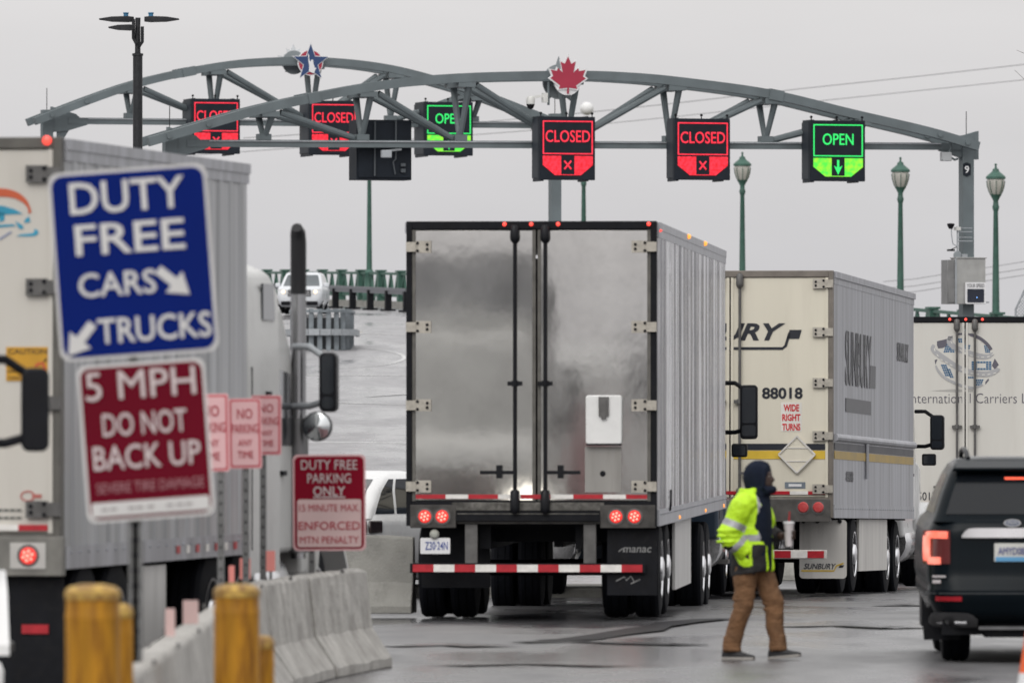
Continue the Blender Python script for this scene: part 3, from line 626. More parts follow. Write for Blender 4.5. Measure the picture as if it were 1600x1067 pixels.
# ------------------------------------------------------------------ trailers
TW = 2.6
def trailer(label, px, D, yaw, L_, top, door_m, side_m, frame_m, hinge_zs, hinge_m, seam, rods, rod_m, pitch=0, sill=1.0, tape_z=1.27, ribs=.11, ribd=.012, z0=None, axles=(1.6, 2.95), lights=(), light_r=.066, lit=True, light_z=1.075, zb=.98, z1=1.22, name='semi_trailer'):
    y = R(yaw); k = (px - 800) / F
    # anchor: rear right top/bottom edge at (X, D)
    X = k * D; c = Vector((X - TW / 2 * math.cos(y), D + TW / 2 * math.sin(y), gz(D) if z0 is None else z0))
    e = thing(name, label, 'trailer', c, -y, 'box trailers queuing at the border', rx=R(pitch)); H = top; h = TW / 2
    # body shell
    m = MB(); m.box(-h, -h + .04, .06, L_, zb, H - .1); m.box(-h + .04, h - .04, L_ - .04, L_, zb, H - .1); m.box(-h + .02, h - .02, .06, L_, H - .06, H - .02); m.box(-h + .05, h - .05, .1, L_ - .05, zb + .1, zb + .2)
    n = int((L_ - .2) / ribs); prof = []
    for i in range(n):
        y0 = .12 + i * ribs
        prof += [(0, y0), (0, y0 + ribs * .55), (ribd, y0 + ribs * .65), (ribd, y0 + ribs * .9)]
    prof.append((0, L_ - .02)); vs = [(h + a, b, z) for z in (zb + .17, H - .17) for a, b in prof]; q = len(prof); sm = side_m if isinstance(side_m, (list, tuple)) else [side_m]; k0 = len(m.f)
    m.add(vs, [(i, i + 1, q + i + 1, q + i) for i in range(q - 1)]); ch = 0
    for i in range(q - 1):
        if i % 8 == 0: ch = random.choice(range(len(sm)))
        m.m[k0 + i] = ch
    b = m.build('box_body', sm, e, smooth=0); side_m = sm[0]
    m = MB(); m.box(h - .04, h + ribd + .004, .1, L_, H - .17, H - .09); m.box(h - .03, h + .03, .1, L_, H - .09, H - .01); m.box(h - .04, h + ribd + .006, .1, L_, zb, zb + .17); m.box(-h - .02, -h, .1, L_, H - .12, H - .01)
    for i in range(int(L_ / .3)): m.lathe([(.012, 0), (.012, .008), (0, .012)], (h + ribd + .006, .25 + i * .3, zb + .12), axis='x', n=6)
    m.build('side_rail', alu_dull if side_m is not cream2 else side_m, e, smooth=0)
    # rear frame
    m = MB(); f = .06
    m.box(-h, -h + f, 0, .12, zb, H); m.box(h - f, h, 0, .12, zb, H); m.box(-h + f, h - f, 0, .12, H - .085, H); m.box(-h + f, h - f, 0, .14, sill, z1)
    m.build('rear_frame', frame_m, e, bevel=.006)
    # doors
    for s_, x0, x1 in ((-1, -h + f + .003, seam - .01), (1, seam + .01, h - f - .003)):
        m = MB(); m.box(x0, x1, .02, .09, z1 + .005, H - .09)
        d = m.build('door', door_m, e, bevel=.008)
        m = MB()
        for a_, b_ in ((x0, x0 + .035), (x1 - .035, x1)): m.box(a_, b_, .006, .02, z1 + .005, H - .09)
        m.build('edge_seal', mat('door_seal', (.10, .095, .085), .6, var=.3, scale=8) if door_m is alu_door else door_m, d)
        for z in hinge_zs:
            hm = MB(); xe = s_ * h
            hm.box(min(xe, xe - s_ * .10), max(xe, xe - s_ * .10), -.03, -.002, z - .05, z + .05); hm.box(min(xe - s_ * .10, xe - s_ * .26), max(xe - s_ * .10, xe - s_ * .26), -.022, .004, z - .062, z + .062)
            for q_ in (-.04, .04): hm.lathe([(.016, -.03), (.012, -.036)], (xe - s_ * .12, 0, z + q_), axis='y', n=8, mi=1); hm.lathe([(.016, -.03), (.012, -.036)], (xe - s_ * .22, 0, z + q_ * .6), axis='y', n=8, mi=1)
            hm.build('hinge', [hinge_m, black], d)
        for rx_ in [r for r in rods if (r - seam) * s_ > 0]:
            m = MB(); m.tube([(rx_, -.03, z1 - .06), (rx_, -.03, H - .03)], .019, 10)
            for za, zb_ in ((H - .20, H - .06), (z1 - .10, z1 + .10)): m.lathe([(.02, za - .03), (.045, za), (.05, za + .03), (.045, zb_), (.03, zb_ + .02)], (rx_, -.035, 0), n=10)
            for z in (H - 1.68,): m.box(rx_ - .075, rx_ + .075, -.045, .0, z - .022, z + .022); m.lathe([(.035, z - .03), (.035, z + .03)], (rx_, -.035, 0), n=8)
            m.build('lock_rod', rod_m, d)
            m = MB(); sg = s_ if len(rods) == 2 and (rods[1] - rods[0]) < .7 else s_
            zh = H - 2.60
            m.box(min(rx_, rx_ + sg * .36), max(rx_, rx_ + sg * .36), -.055, -.03, zh - .018, zh + .018); m.box(rx_ + sg * .16 - .03, rx_ + sg * .16 + .03, -.06, -.0, zh - .06, zh + .075); m.build('door_handle', rod_m, d)
    # tape
    m = MB(); x = -h + .1; i = 0
    while x < h - .12:
        w_ = .31 if i % 2 == 0 else .235
        x2 = min(x + w_, h - .1); m.box(x, x2, .0, .018, tape_z - .022, tape_z + .022, i % 2); x = x2; i += 1
    m.build('reflective_tape', [red_refl, white_refl], e, smooth=0)
    # lamps
    for lx in lights:
        m = MB(); m.lathe([(light_r + .022, -.012), (light_r + .02, .0), (light_r, -.014)], (lx, -.01, light_z), axis='y', n=22); m.lathe([(light_r + .022, .0), (light_r, -.012)], (lx, -.006, light_z), axis='y', n=22)
        m.build('lamp_bezel', grey_steel, e)
        m = MB(); m.lathe([(light_r, -.015), (light_r * .8, -.03), (0, -.034)], (lx, -.01, light_z), axis='y', n=22)
        t = m.build('tail_light', lamp_red if lit else lamp_dim, e)
        if lit:
            m = MB(); m.lathe([(light_r * .2, -.047), (0, -.05)], (lx, 0, light_z), axis='y', n=8)
            for k in range(6): m.lathe([(light_r * .17, -.043), (0, -.047)], (lx + light_r * .56 * math.cos(k * math.pi / 3 + .3), 0, light_z + light_r * .56 * math.sin(k * math.pi / 3 + .3)), axis='y', n=8)
            m.build('light_diode', lamp_hot, t)
    # chassis and wheels
    m = MB()
    for x in (-.5, .5): m.box(x - .06, x + .06, .3, 5.2, .74, zb + .12)
    for a_ in axles: m.lathe([(.07, -1.1), (.07, 1.1)], (0, a_, .51), axis='x', n=12)
    m.box(-1.1, 1.1, 1.15, 1.2, .80, zb)
    for y_ in np.arange(.6, L_, .7): m.box(-h + .1, h - .1, y_ - .03, y_ + .03, zb - .02, zb + .1)
    m.build('chassis', black, e)
    place_wheels(truck_wheel, e, [(x, a_, x < 0) for a_ in axles for x in (-1.13, -.80, .80, 1.13)], .51)
    return e
def guard(e, x0, x1, z, h_, drop, posts_m, bar_m=None, y=.03):
    m = MB(); n = 11; x = x0
    for i in range(n):
        w_ = (x1 - x0) / n; m.box(x0 + i * w_, x0 + (i + 1) * w_, y - .012, y, z - h_ / 2 + .012, z + h_ / 2 - .012, i % 2)
    m2 = MB(); m2.box(x0 - .03, x1 + .03, y, y + .1, z - h_ / 2, z + h_ / 2); g_ = m2.build('underride_guard', bar_m or posts_m, e, bevel=.006)
    m.build('reflective_tape', [red_refl, white_refl], g_, smooth=0)
    m = MB()
    for x in drop: m = MB(); m.box(x - .065, x + .065, y + .02, y + .09, z + h_ / 2, 1.0); m.build('guard_post', posts_m, e, bevel=.004)
def flap(e, x0, x1, z0, z1, m_, y=.95, d=.015, r=.0):
    m = MB(); w, h = x1 - x0, z1 - z0
    m.prism(rrect(w, h, r or .01), o=((x0 + x1) / 2, y, (z0 + z1) / 2), d=d); return m.build('mud_flap', m_, e)
# --- A: silver trailer in the middle
A = trailer('bare silver aluminium trailer with dented shiny doors and white document box', 1026, 88, 3.9, 16.2, 4.135, alu_door, [alu_side, mat('ribbed_aluminium_dark', (.30, .30, .315), .22, .9, var=.45, scale=2.4, stretch=(1, 2.2, .3), dirt=.7, dcol=(.12, .12, .14)), mat('ribbed_aluminium_pale', (.74, .74, .76), .28, .8, var=.2, scale=2.4, stretch=(1, 2.2, .3), dirt=.5, dcol=(.3, .3, .32))], black, (3.87, 3.04, 2.23, 1.39), tan_steel, .055, (-.17, .145), black_gloss,
    ribd=.02, lights=(-1.105, -.925, .88, 1.07), light_z=1.08, sill=1.03, tape_z=1.285, z1=1.235)
la = lambda px: (px - 830) / 151.0; lz = lambda py: (965 - py) / 151.0
m = MB(); m.box(la(640), la(712), -.012, .1, .96, 1.2); m.box(la(938), la(1024), -.012, .1, .96, 1.2); m.box(la(712), la(938), .05, .16, 1.0, 1.06)
m.build('lamp_box', mat('dirty_black_steel', (.045, .042, .039), .5, .2, var=.5, scale=9, dirt=.5, dcol=(.09, .08, .07)), A, bevel=.006)
m = MB(); m.box(la(706), la(944), -.008, .05, 1.14, 1.225); m.box(la(712), la(938), .02, .06, 1.07, 1.135); m.box(la(714), la(936), -.004, .02, 1.10, 1.112); m.build('sill_plate', mat('dirty_sill', (.13, .125, .115), .45, .6, var=.45, scale=7, dirt=.7, dcol=(.03, .028, .025), dr=(.4, .65)), A, bevel=.004)
guard(A, -1.235, 1.15, lz(883), .10, (la(735), la(921)), grey_steel, black, y=.05)
flap(A, la(652), la(760), lz(915), lz(822), black, y=.5); fl = flap(A, la(948), la(1026), lz(925), lz(822), black, y=.12)
m = MB(); m.text('manac', (la(995), .12 - .016, lz(854)), w=.30, h=.055, bold=.01, shear=.2, d=.003); m.stroke([(la(966), lz(857)), (la(972), lz(852)), (la(976), lz(857))], .012, o=(0, .104, 0)); m.build('lettering', mat('worn_print', (.20, .20, .20), .6), fl)
m = MB(); m.stroke([(la(962), lz(903)), (la(975), lz(896)), (la(978), lz(902)), (la(985), lz(895)), (la(990), lz(903)), (la(1000), lz(900)), (la(985), lz(907))], .012, o=(0, .104, 0)); m.build('logo', mat('worn_print', (.2, .2, .2)), fl)
m = MB(); m.prism(rrect(.31, .165, .012), o=(la(679), .03, lz(848)), d=.004, back=-.006); pl = m.build('licence_plate', sgn_white, A)
m = MB(); m.text('Z30·24N', (la(681), .025, lz(848)), w=.235, h=.085, bold=.01); m.build('lettering', mat('plate_blue', (.05, .08, .28), .5), pl)
m = MB(); m.lathe([(.035, 0), (.05, -.02), (.03, -.05), (0, -.055)], (la(678), .03, lz(830)), axis='y', n=14); m.build('plate_lamp', mat('lamp_lens_dull', (.35, .36, .32), .3), A)
m = MB(); m.prism(rrect(.375, .51, .03), o=(la(944), .0, lz(651)), d=.055, back=-.01); bx = m.build('document_box', mat('box_white', (.72, .72, .71), .4, var=.05, dirt=.15), A, bevel=.012)
m = MB(); m.box(la(936), la(952), -.075, -.055, lz(645), lz(615)); m.box(la(940), la(948), -.085, -.075, lz(650), lz(620)); m.build('latch', grey_steel, bx)
m = MB(); m.box(la(917), la(971), -.06, -.0, lz(691), lz(688)); m.build('tray', black, bx)
m = MB(); m.box(la(914), la(971), .001, .018, lz(764), lz(693)); m.lathe([(.03, -.012), (0, -.014)], (la(942), .01, lz(735)), axis='y', n=12, mi=1); m.build('backing_plate', [mat('grey_door_patch', (.27, .26, .245), .6, .2, var=.12, scale=4, streak=True, dirt=.35), black], A)
for px in (788, 830, 872, 1014): 
    m = MB(); m.lathe([(.022, -.0), (.02, -.02), (0, -.026)], (la(px), 0, 4.105), axis='y', n=10); m.build('marker_light', marker_red, A)
m = MB(); m.lathe([(.02, 0), (0, .03)], (1.325, .15, 4.04), axis='x', n=8); m.build('marker_light', marker_red, A)
for y in (6.2, 10.2): m = MB(); m.lathe([(.03, 0), (.02, .03), (0, .035)], (1.33, y, 4.10), axis='x', n=8); m.build('marker_light', lamp_amber, A)
for y in (4.3, 10.5, 15.4): m = MB(); m.lathe([(.025, 0), (.018, .02), (0, .025)], (1.318, y, 1.02), axis='x', n=8); m.build('marker_light', lamp_amber, A)
m = MB(); m.box(1.22, 1.25, 4.9, 8.6, .22, .99); m.build('side_skirt', mat('skirt_panel', (.55, .54, .53), .5, var=.08, scale=3, streak=True, dirt=.3), A)
m = MB()
for yv in (2.3, 6.6, 12.2):
    for zv in ((3.75, 3.95), (3.45, 3.63)): m.box(1.313, 1.318, yv, yv + .3, zv[0], zv[1])
m.build('side_vents', mat('vent_dark', (.14, .14, .15), .6), A)
m = MB(); m.tube([(1.335, 2.1, 1.12), (1.345, 2.05, 1.2), (1.335, 2.3, 1.33)], .012, 6); m.build('hook', black, A)
# --- B: cream-doored trailer with black and yellow stripes
B = trailer('cream doored trailer with black and yellow stripes and number 88018', 1301, 109, 8.3, 10.6, 4.15, cream, alu_dull, mat('brown_grey_frame', (.17, .15, .13), .5, .2, var=.2, scale=6, dirt=.3), (3.98, 3.36, 2.71, 2.03, 1.35), tan_steel, -.03, (-.16, .10), grey_steel, pitch=-.8,
    ribs=.4, ribd=.004, lights=(-1.1, -.92, .92, 1.115), light_r=.07, lit=False, light_z=1.115, tape_z=1.30, z1=1.24, z0=gz(109) + .03)
lb = lambda px: (px - 1301) / 122.0 / .99 + 1.3; bz = lambda py: (929.5 - py) / 122.0
ink = mat('black_decal', (.012, .014, .022), .4, var=.1); yel = mat('yellow_decal', (.62, .42, .04), .45, var=.1, scale=5)
m = MB(); m.text('SUNBURY', (lb(1113), .018, bz(519)), w=230 / 122, h=.225, bold=.03, shear=.32, d=.004)
m.prism([(lb(1229), bz(530)), (lb(1248), bz(530)), (lb(1252), bz(516)), (lb(1233), bz(516))], o=(0, .018, 0)); m.stroke([(lb(1032), bz(545)), (lb(1222), bz(545)), (lb(1227), bz(541)), (lb(1233), bz(521))], .035, o=(0, .018, 0)); m.build('logo', ink, B)
m = MB(); m.text('88018', (lb(1222), .018, bz(615)), w=64 / 122, h=18 / 122, bold=.03, d=.004); m.build('number_lettering', ink, B)
m = MB(); m.prism(rrect(.27, .37, .01), o=(lb(1236), .0185, bz(652)), d=.003); st_ = m.build('sticker', mat('sticker_white', (.70, .68, .63), .4), B)
m = MB()
for t, y in (('WIDE', 638), ('RIGHT', 653), ('TURNS', 668)): m.text(t, (lb(1236), .0155, bz(y)), w=.2 if t == 'WIDE' else .235, h=.09, bold=.035)
m.build('lettering', mat('sticker_red', (.55, .02, .03), .4), st_)
for x0, x1, dx in ((-1.2, -.05, 0), (-.01, 1.2, 0)):
    m = MB(); m.box(x0, x1, .013, .02, bz(704), bz(694)); m.box(x0, x1, .013, .02, bz(718), bz(705), 1); m.build('stripe', [ink, yel], B)
pc = (lb(1245), bz(711)); dm = [(0, .235), (.235, 0), (0, -.235), (-.235, 0)]
m = MB(); m.prism([(pc[0] + a * .93, pc[1] + b * .93) for a, b in dm], o=(0, .0, 0), d=.01, back=-.012); ph = m.build('placard_holder', cream, B)
m = MB()
for i in range(4): a_, b_ = dm[i], dm[(i + 1) % 4]; m.bar((pc[0] + a_[0], -.015, pc[1] + a_[1]), (pc[0] + b_[0], -.015, pc[1] + b_[1]), .022, .02)
m.bar((pc[0] - .15, -.013, pc[1] + .085), (pc[0] + .15, -.013, pc[1] + .085), .012, .012); m.bar((pc[0] - .15, -.013, pc[1] - .085), (pc[0] + .15, -.013, pc[1] - .085), .012, .012)
m.build('frame', white_dirty, ph)
m = MB(); m.box(lb(1226), lb(1258), .014, .02, bz(764), bz(754)); m.box(lb(1232), lb(1252), .011, .014, bz(761), bz(757), 1); m.build('sticker', [mat('blue_grey_sticker', (.16, .19, .22), .4), sgn_white], B)
m = MB(); m.box(-1.25, 1.27, -.012, .1, .93, 1.22); m.build('lamp_box', mat('dirty_grey_steel', (.09, .085, .08), .5, .3, var=.3, scale=8, dirt=.4), B, bevel=.006)
guard(B, -1.15, lb(1288), bz(867), .115, (lb(1200), -.4), grey_steel, white_dirty, y=-.05)
fl = flap(B, lb(1240), lb(1315) - .01, bz(905), bz(813), white_dirty, y=.7, r=.05)
m = MB(); m.text('SUNBURY', (lb(1272), .684, bz(886)), w=.42, h=.075, bold=.02, shear=.3); m.prism([(lb(1301), bz(888)), (lb(1308), bz(888)), (lb(1310), bz(884)), (lb(1303), bz(884))], o=(0, .684, 0)); m.build('lettering', ink, fl)
m = MB(); m.stroke([(lb(1243), bz(893)), (lb(1294), bz(893)), (lb(1298), bz(885)), (lb(1309), bz(881))], .02, o=(0, .685, 0)); m.build('yellow_line', yel, fl)
m = MB()
for q_ in (1246, 1268, 1303): m.lathe([(.03, 0), (.025, -.03)], (lb(q_), .685, bz(815)), axis='y', n=8)
m.build('bolts', black, fl)
flap(B, -1.2, -.7, .2, .95, white_dirty, y=.7)
sx = 1.3 + .0055; sd_ = dict(u=(0, 1, 0), v=(0, 0, 1), n=(1, 0, 0))
dk = mat('faded_grey_decal', (.10, .10, .11), .5, var=.3, scale=9)
def bt(px): return 109 * ((1301 - 2742) / (px - 2742) - 1)
m = MB(); m.text('SUNBURY', (sx, 3.1, 3.06), w=3.3, h=.72, bold=.02, shear=.0, d=.004, **sd_); m.prism([(4.55, 2.72), (5.25, 2.72), (5.3, 3.02), (4.6, 3.02)], o=(sx, 0, 0), u=(0, 1, 0), n=(1, 0, 0)); m.prism([(1.5, 2.36), (4.7, 2.36), (4.7, 2.54), (1.5, 2.54)], o=(sx, 0, 0), u=(0, 1, 0), n=(1, 0, 0)); m.text('SUNBURY', (sx, 9.0, 3.28), w=1.6, h=.26, bold=.04, **sd_); m.text('88018', (sx, 2.0, 1.52), w=.9, h=.14, bold=.03, **sd_); m.build('logo', dk, B)
m = MB(); m.box(sx - .001, sx + .004, .13, 10.5, bz(703) - .005, bz(692)); m.box(sx - .001, sx + .004, .13, 10.5, bz(717) - .005, bz(704) - .006, 1); m.build('stripe', [mat('faded_ink', (.035, .035, .045), .5, var=.2), mat('faded_yellow', (.40, .27, .06), .5, var=.2)], B)
m = MB(); m.lathe([(.05, .12), (.05, 10.5)], (1.31, 0, bz(684)), axis='y', n=10); m.tube([(1.32, 4.0, 1.97), (1.325, 4.0, 1.5)], .03, 8); m.build('side_moulding', alu_dull, B)
m = MB(); m.box(1.20, 1.23, 3.9, 7.6, .28, .97); m.build('side_skirt', white_dirty, B)
# --- C: white-doored trailer with globe emblem
C = trailer('offwhite trailer with a globe and road ribbon emblem on its doors', 1641, 130, 0.6, 14, 4.15, cream2, alu_dull, black, (3.9, 3.2, 2.5, 1.9, 1.4), tan_steel, 0.0, (-.127, .147), grey_steel,
    lights=(-1.1, -.92, .92, 1.1), lit=False, tape_z=1.29, z1=1.24, z0=-.58)
lc = lambda px: (px - 1508) / 102.2; cz_ = lambda py: (919 - py) / 102.2
gm = lambda x, y: (lc(1430 + x / 8.206), cz_(510 + y / 8.206))
ribbon = mat('ribbon_grey', (.36, .36, .37), .5, var=.05); purp = mat('dark_mauve', (.10, .095, .12), .5, var=.05); lblue = mat('emblem_blue', (.05, .13, .24), .5, var=.15); dash = mat('dash_white', (.66, .65, .6), .5)
def smooth2(pts, k=5): return [(p.x, p.y) for p in spline([(a, b, 0) for a, b in pts], k)]
yb = .0185
logo = MB()
bands = [([(430, 180), (455, 130), (440, 200), (500, 265), (600, 310), (700, 345), (820, 380), (930, 385), (1000, 345)], .085), ([(240, 235), (225, 290), (290, 350), (400, 430), (520, 510), (650, 570), (800, 605), (950, 605), (1050, 560), (1070, 535)], .085), ([(265, 500), (290, 560), (370, 650), (500, 720), (640, 770), (760, 785), (870, 745)], .04)]
for i, (pts, w_) in enumerate(bands):
    s_ = smooth2([gm(*p) for p in pts], 4); logo.stroke(s_, [w_ * (.5 + .5 * min(1, 5 * min(j, len(s_) - 1 - j) / len(s_))) for j in range(len(s_))], o=(0, yb, 0), d=.004 + .001 * i)
cg = logo.build('logo', ribbon, C)
m = MB()
for poly in ([(280, 190), (405, 160), (405, 250), (350, 275), (295, 280), (280, 240)], [(1020, 410), (1072, 490), (1020, 552), (985, 500)], [(900, 710), (940, 665), (945, 690), (900, 745)], [(250, 430), (285, 420), (260, 490)]): m.prism([gm(*p) for p in poly], o=(0, yb, 0), d=.003)
m.stroke(smooth2([gm(*p) for p in ((540, 100), (650, 95), (760, 120), (850, 165), (930, 235), (975, 300))]), [.03] * 8 + [.05] * 18, o=(0, yb, 0), d=.003); m.build('dark_patches', purp, cg)
m = MB()
def lattice(x0, y0, x1, y1, nx, ny, sk, keep=lambda i, j: True):
    for i in range(nx):
        for j in range(ny):
            if not keep(i, j): continue
            w_, h_ = (x1 - x0) / nx, (y1 - y0) / ny; a_, b_ = x0 + i * w_, y0 + j * h_
            m.prism([gm(a_ + w_ * .08 + sk * (b_ - y0), b_ + h_ * .08), gm(a_ + w_ * .9 + sk * (b_ - y0), b_ + h_ * .08), gm(a_ + w_ * .9 + sk * (b_ + h_ * .9 - y0), b_ + h_ * .9), gm(a_ + w_ * .08 + sk * (b_ + h_ * .9 - y0), b_ + h_ * .9)], o=(0, yb, 0), d=.002)
lattice(395, 220, 470, 335, 3, 4, -.3); lattice(440, 270, 500, 335, 2, 3, .1); lattice(325, 485, 400, 640, 3, 5, .4); lattice(400, 540, 450, 660, 2, 4, .4)
lattice(720, 445, 980, 560, 7, 4, 0, lambda i, j: not (1 < i < 5 and 0 < j < 3)); lattice(780, 675, 880, 760, 4, 3, -.4); lattice(650, 640, 750, 668, 4, 1, 0); lattice(635, 235, 710, 295, 4, 2, -.2); lattice(880, 240, 945, 340, 3, 4, .2); lattice(545, 150, 600, 210, 2, 2, .2)
m.build('blue_lattice', lblue, cg)
m = MB()
for x, y, r_ in ((250, 300, 1.2), (288, 372, .9), (340, 430, .6), (400, 460, .5), (460, 495, .45), (600, 555, .3), (665, 585, .2), (730, 602, .1), (800, 615, .05), (875, 618, 0), (945, 615, -.1), (1020, 598, -.2), (465, 205, .9), (585, 305, .5), (650, 345, .3), (720, 372, .2), (800, 390, .1), (865, 395, 0), (940, 388, -.1), (995, 355, -.6)):
    c_ = gm(x, y); cs, sn = math.cos(-r_), math.sin(-r_); m.prism([(c_[0] + a_ * cs - b_ * sn, c_[1] + a_ * sn + b_ * cs) for a_, b_ in ((-.022, -.006), (.022, -.006), (.022, .006), (-.022, .006))], o=(0, yb, 0), d=.008)
m.build('dashes', dash, cg)
m = MB(); m.prism([gm(210, 822), gm(480, 803), gm(740, 808), gm(740, 838), gm(480, 838)], o=(0, yb, 0), d=.002); m.build('logo_shade', mat('logo_grey', (.38, .37, .35), .5), cg)
m = MB(); m.text('International Carriers Ltd.', (lc(1522), yb, cz_(622)), w=2.0, h=.15, bold=-.012, d=.004); m.build('lettering', purp, C)
m = MB(); m.text('5013', (lc(1448), yb, cz_(775)), w=28 / 102, h=13 / 102, bold=.005, d=.004); m.build('number_lettering', ink, C)
for px in (1484, 1509, 1535): m = MB(); m.lathe([(.022, 0), (.02, -.02), (0, -.025)], (lc(px), 0, 4.11), axis='y', n=10); m.build('marker_light', marker_red, C)
guard(C, -1.1, 1.1, .55, .1, (-.5, .5), grey_steel, grey_steel); flap(C, -1.25, -.65, .25, .9, black)
m = MB(); m.box(-1.25, 1.25, -.01, .1, .93, 1.22); m.build('lamp_box', mat('dirty_grey_steel', (.09, .085, .08)), C)
# --- D: short white trailer at the left
Dm = mat('warm_white_door', (.52, .495, .45), .45, 0, var=.05, scale=2, streak=True, dirt=.16, dcol=(.28, .23, .18))
D_ = trailer('short white trailer at left with orange and blue lorry emblem', 95, 62.4, 10, 6.7, 4.15, Dm, mat('white_grey_side', (.37, .375, .39), .4, .35, var=.35, scale=2, stretch=(1, 3.5, .12), dirt=.5, dcol=(.22, .22, .23)), mat('frame_grey_brown', (.10, .095, .085), .5, .2, var=.2, scale=6), (3.88, 3.05, 2.2, 1.42), grey_steel, 0, (-.2, .2), grey_steel, ribs=.40, ribd=.012,
    lights=(-1.1, .0, 1.06), light_r=.062, light_z=1.08, tape_z=1.285, z1=1.24, axles=(1.0, 2.06))
ld = lambda px: 1.3 - (95 - px) / 213.0 / .985; dz_ = lambda py: (1098 - py) / 213.0
yb = .0185; orange = mat('emblem_orange', (.50, .09, .03), .5, var=.06); cyan = mat('emblem_cyan', (.02, .26, .40), .5, var=.1)
m = MB(); q_ = smooth2([(ld(a_), dz_(b_)) for a_, b_ in ((-62, 345), (-45, 312), (-10, 301), (18, 303), (36, 313), (44, 325), (45, 333))], 4); m.stroke(q_, [.02 + .045 * math.sin(math.pi * min(1, .25 + j / len(q_))) for j in range(len(q_))], o=(0, yb, 0), d=.004); lg = m.build('logo', orange, D_)
m = MB()
for poly in ([(-40, 335), (-10, 322), (2, 321), (22, 327), (34, 334), (5, 335), (-20, 342)], [(-6, 332), (5, 332), (5, 344), (-2, 347)], [(38, 342), (44, 338), (46, 347), (36, 348)], [(22, 345), (34, 352), (35, 358), (28, 357)], [(24, 369), (52, 369), (58, 366), (59, 361), (53, 357), (51, 364), (30, 366)], [(-30, 352), (18, 350), (24, 353), (-30, 357)]): m.prism([(ld(a_), dz_(b_)) for a_, b_ in poly], o=(0, yb, 0), d=.003)
m.build('lorry_shape', cyan, lg)
m = MB(); m.stroke([(ld(-40), dz_(382)), (ld(0), dz_(372)), (ld(16), dz_(362))], .015, o=(0, yb, 0)); m.build('swoosh', mat('swoosh_blue', (.22, .25, .36), .5), lg)
m = MB(); m.box(ld(8), ld(77), .012, .019, dz_(595), dz_(542)); sk_ = m.build('warning_sticker', mat('amber_sticker', (.52, .27, .015), .5, var=.1, scale=6), D_)
m = MB(); m.text('CAUTION', (ld(42), .012, dz_(549)), w=.29, h=.04, bold=.02); m.text('MAKES', (ld(18), .012, dz_(570)), w=.085, h=.02, bold=.02); m.text('WIDE RIGHT', (ld(22), .012, dz_(580)), w=.12, h=.02, bold=.02); m.text('TURNS', (ld(20), .012, dz_(590)), w=.09, h=.02, bold=.02); m.prism([(ld(66), dz_(565)), (ld(72), dz_(558)), (ld(72), dz_(565))], o=(0, .012, 0)); m.build('lettering', mat('sticker_brown', (.10, .055, .01), .5), sk_)
m = MB(); m.stroke([(ld(54), dz_(572)), (ld(60), dz_(568)), (ld(66), dz_(567)), (ld(70), dz_(578))], .02, o=(0, .012, 0)); m.build('arrow', orange, sk_)
m = MB(); m.stroke([(ld(42) + .05 * math.cos(t), dz_(775) + .035 * math.sin(t)) for t in np.linspace(0, 6.28, 20)], .012, o=(0, yb, 0)); m.box(ld(49), ld(64), .014, yb, dz_(778), dz_(772)); m.build('sticker', mat('sticker_red2', (.40, .12, .10), .5), D_)
m = MB(); [m.box(ld(x), ld(x + 8), .014, yb, dz_(y + 2), dz_(y - 2)) for y in (797, 809) for x in (-6, 4, 14, 24)]; m.build('sticker', mat('sticker_ink', (.12, .12, .11), .5), D_)
m = MB(); m.box(ld(-320), ld(98), -.012, .1, .93, 1.22); m.build('lamp_box', mat('grey_lamp_box', (.17, .165, .15), .5, .2, var=.2, scale=6, dirt=.3), D_, bevel=.006)
m = MB(); m.box(ld(16), ld(72), -.02, -.008, .985, 1.175); m.build('lamp_mount', mat('lamp_mount_white', (.45, .44, .42), .5), D_)
flap(D_, .55, 1.3, .12, .92, black, y=.1)
m = MB(); m.box(ld(30), ld(72), .07, .10, dz_(990), dz_(976)); m.build('flap_reflector', red_refl, D_)
m = MB(); m.lathe([(.035, 0), (.03, -.02), (0, -.03)], (ld(73), 0, 4.125), axis='y', n=12); m.build('marker_light', marker_red, D_)
m = MB(); m.prism([(2.7, .95), (3.75, .95), (3.75, .42), (2.75, .28)], o=(1.25, 0, 0), u=(0, 1, 0), n=(1, 0, 0), d=.02); m.build('side_skirt', mat('skirt_panel', (.55, .54, .53)), D_)
m = MB()
for i in range(10, 18): m.box(1.322, 1.326, .3 + i * .36, .42 + i * .36, 1.03, 1.09, i % 2)
m.build('side_tape', [red_refl, white_refl], D_)
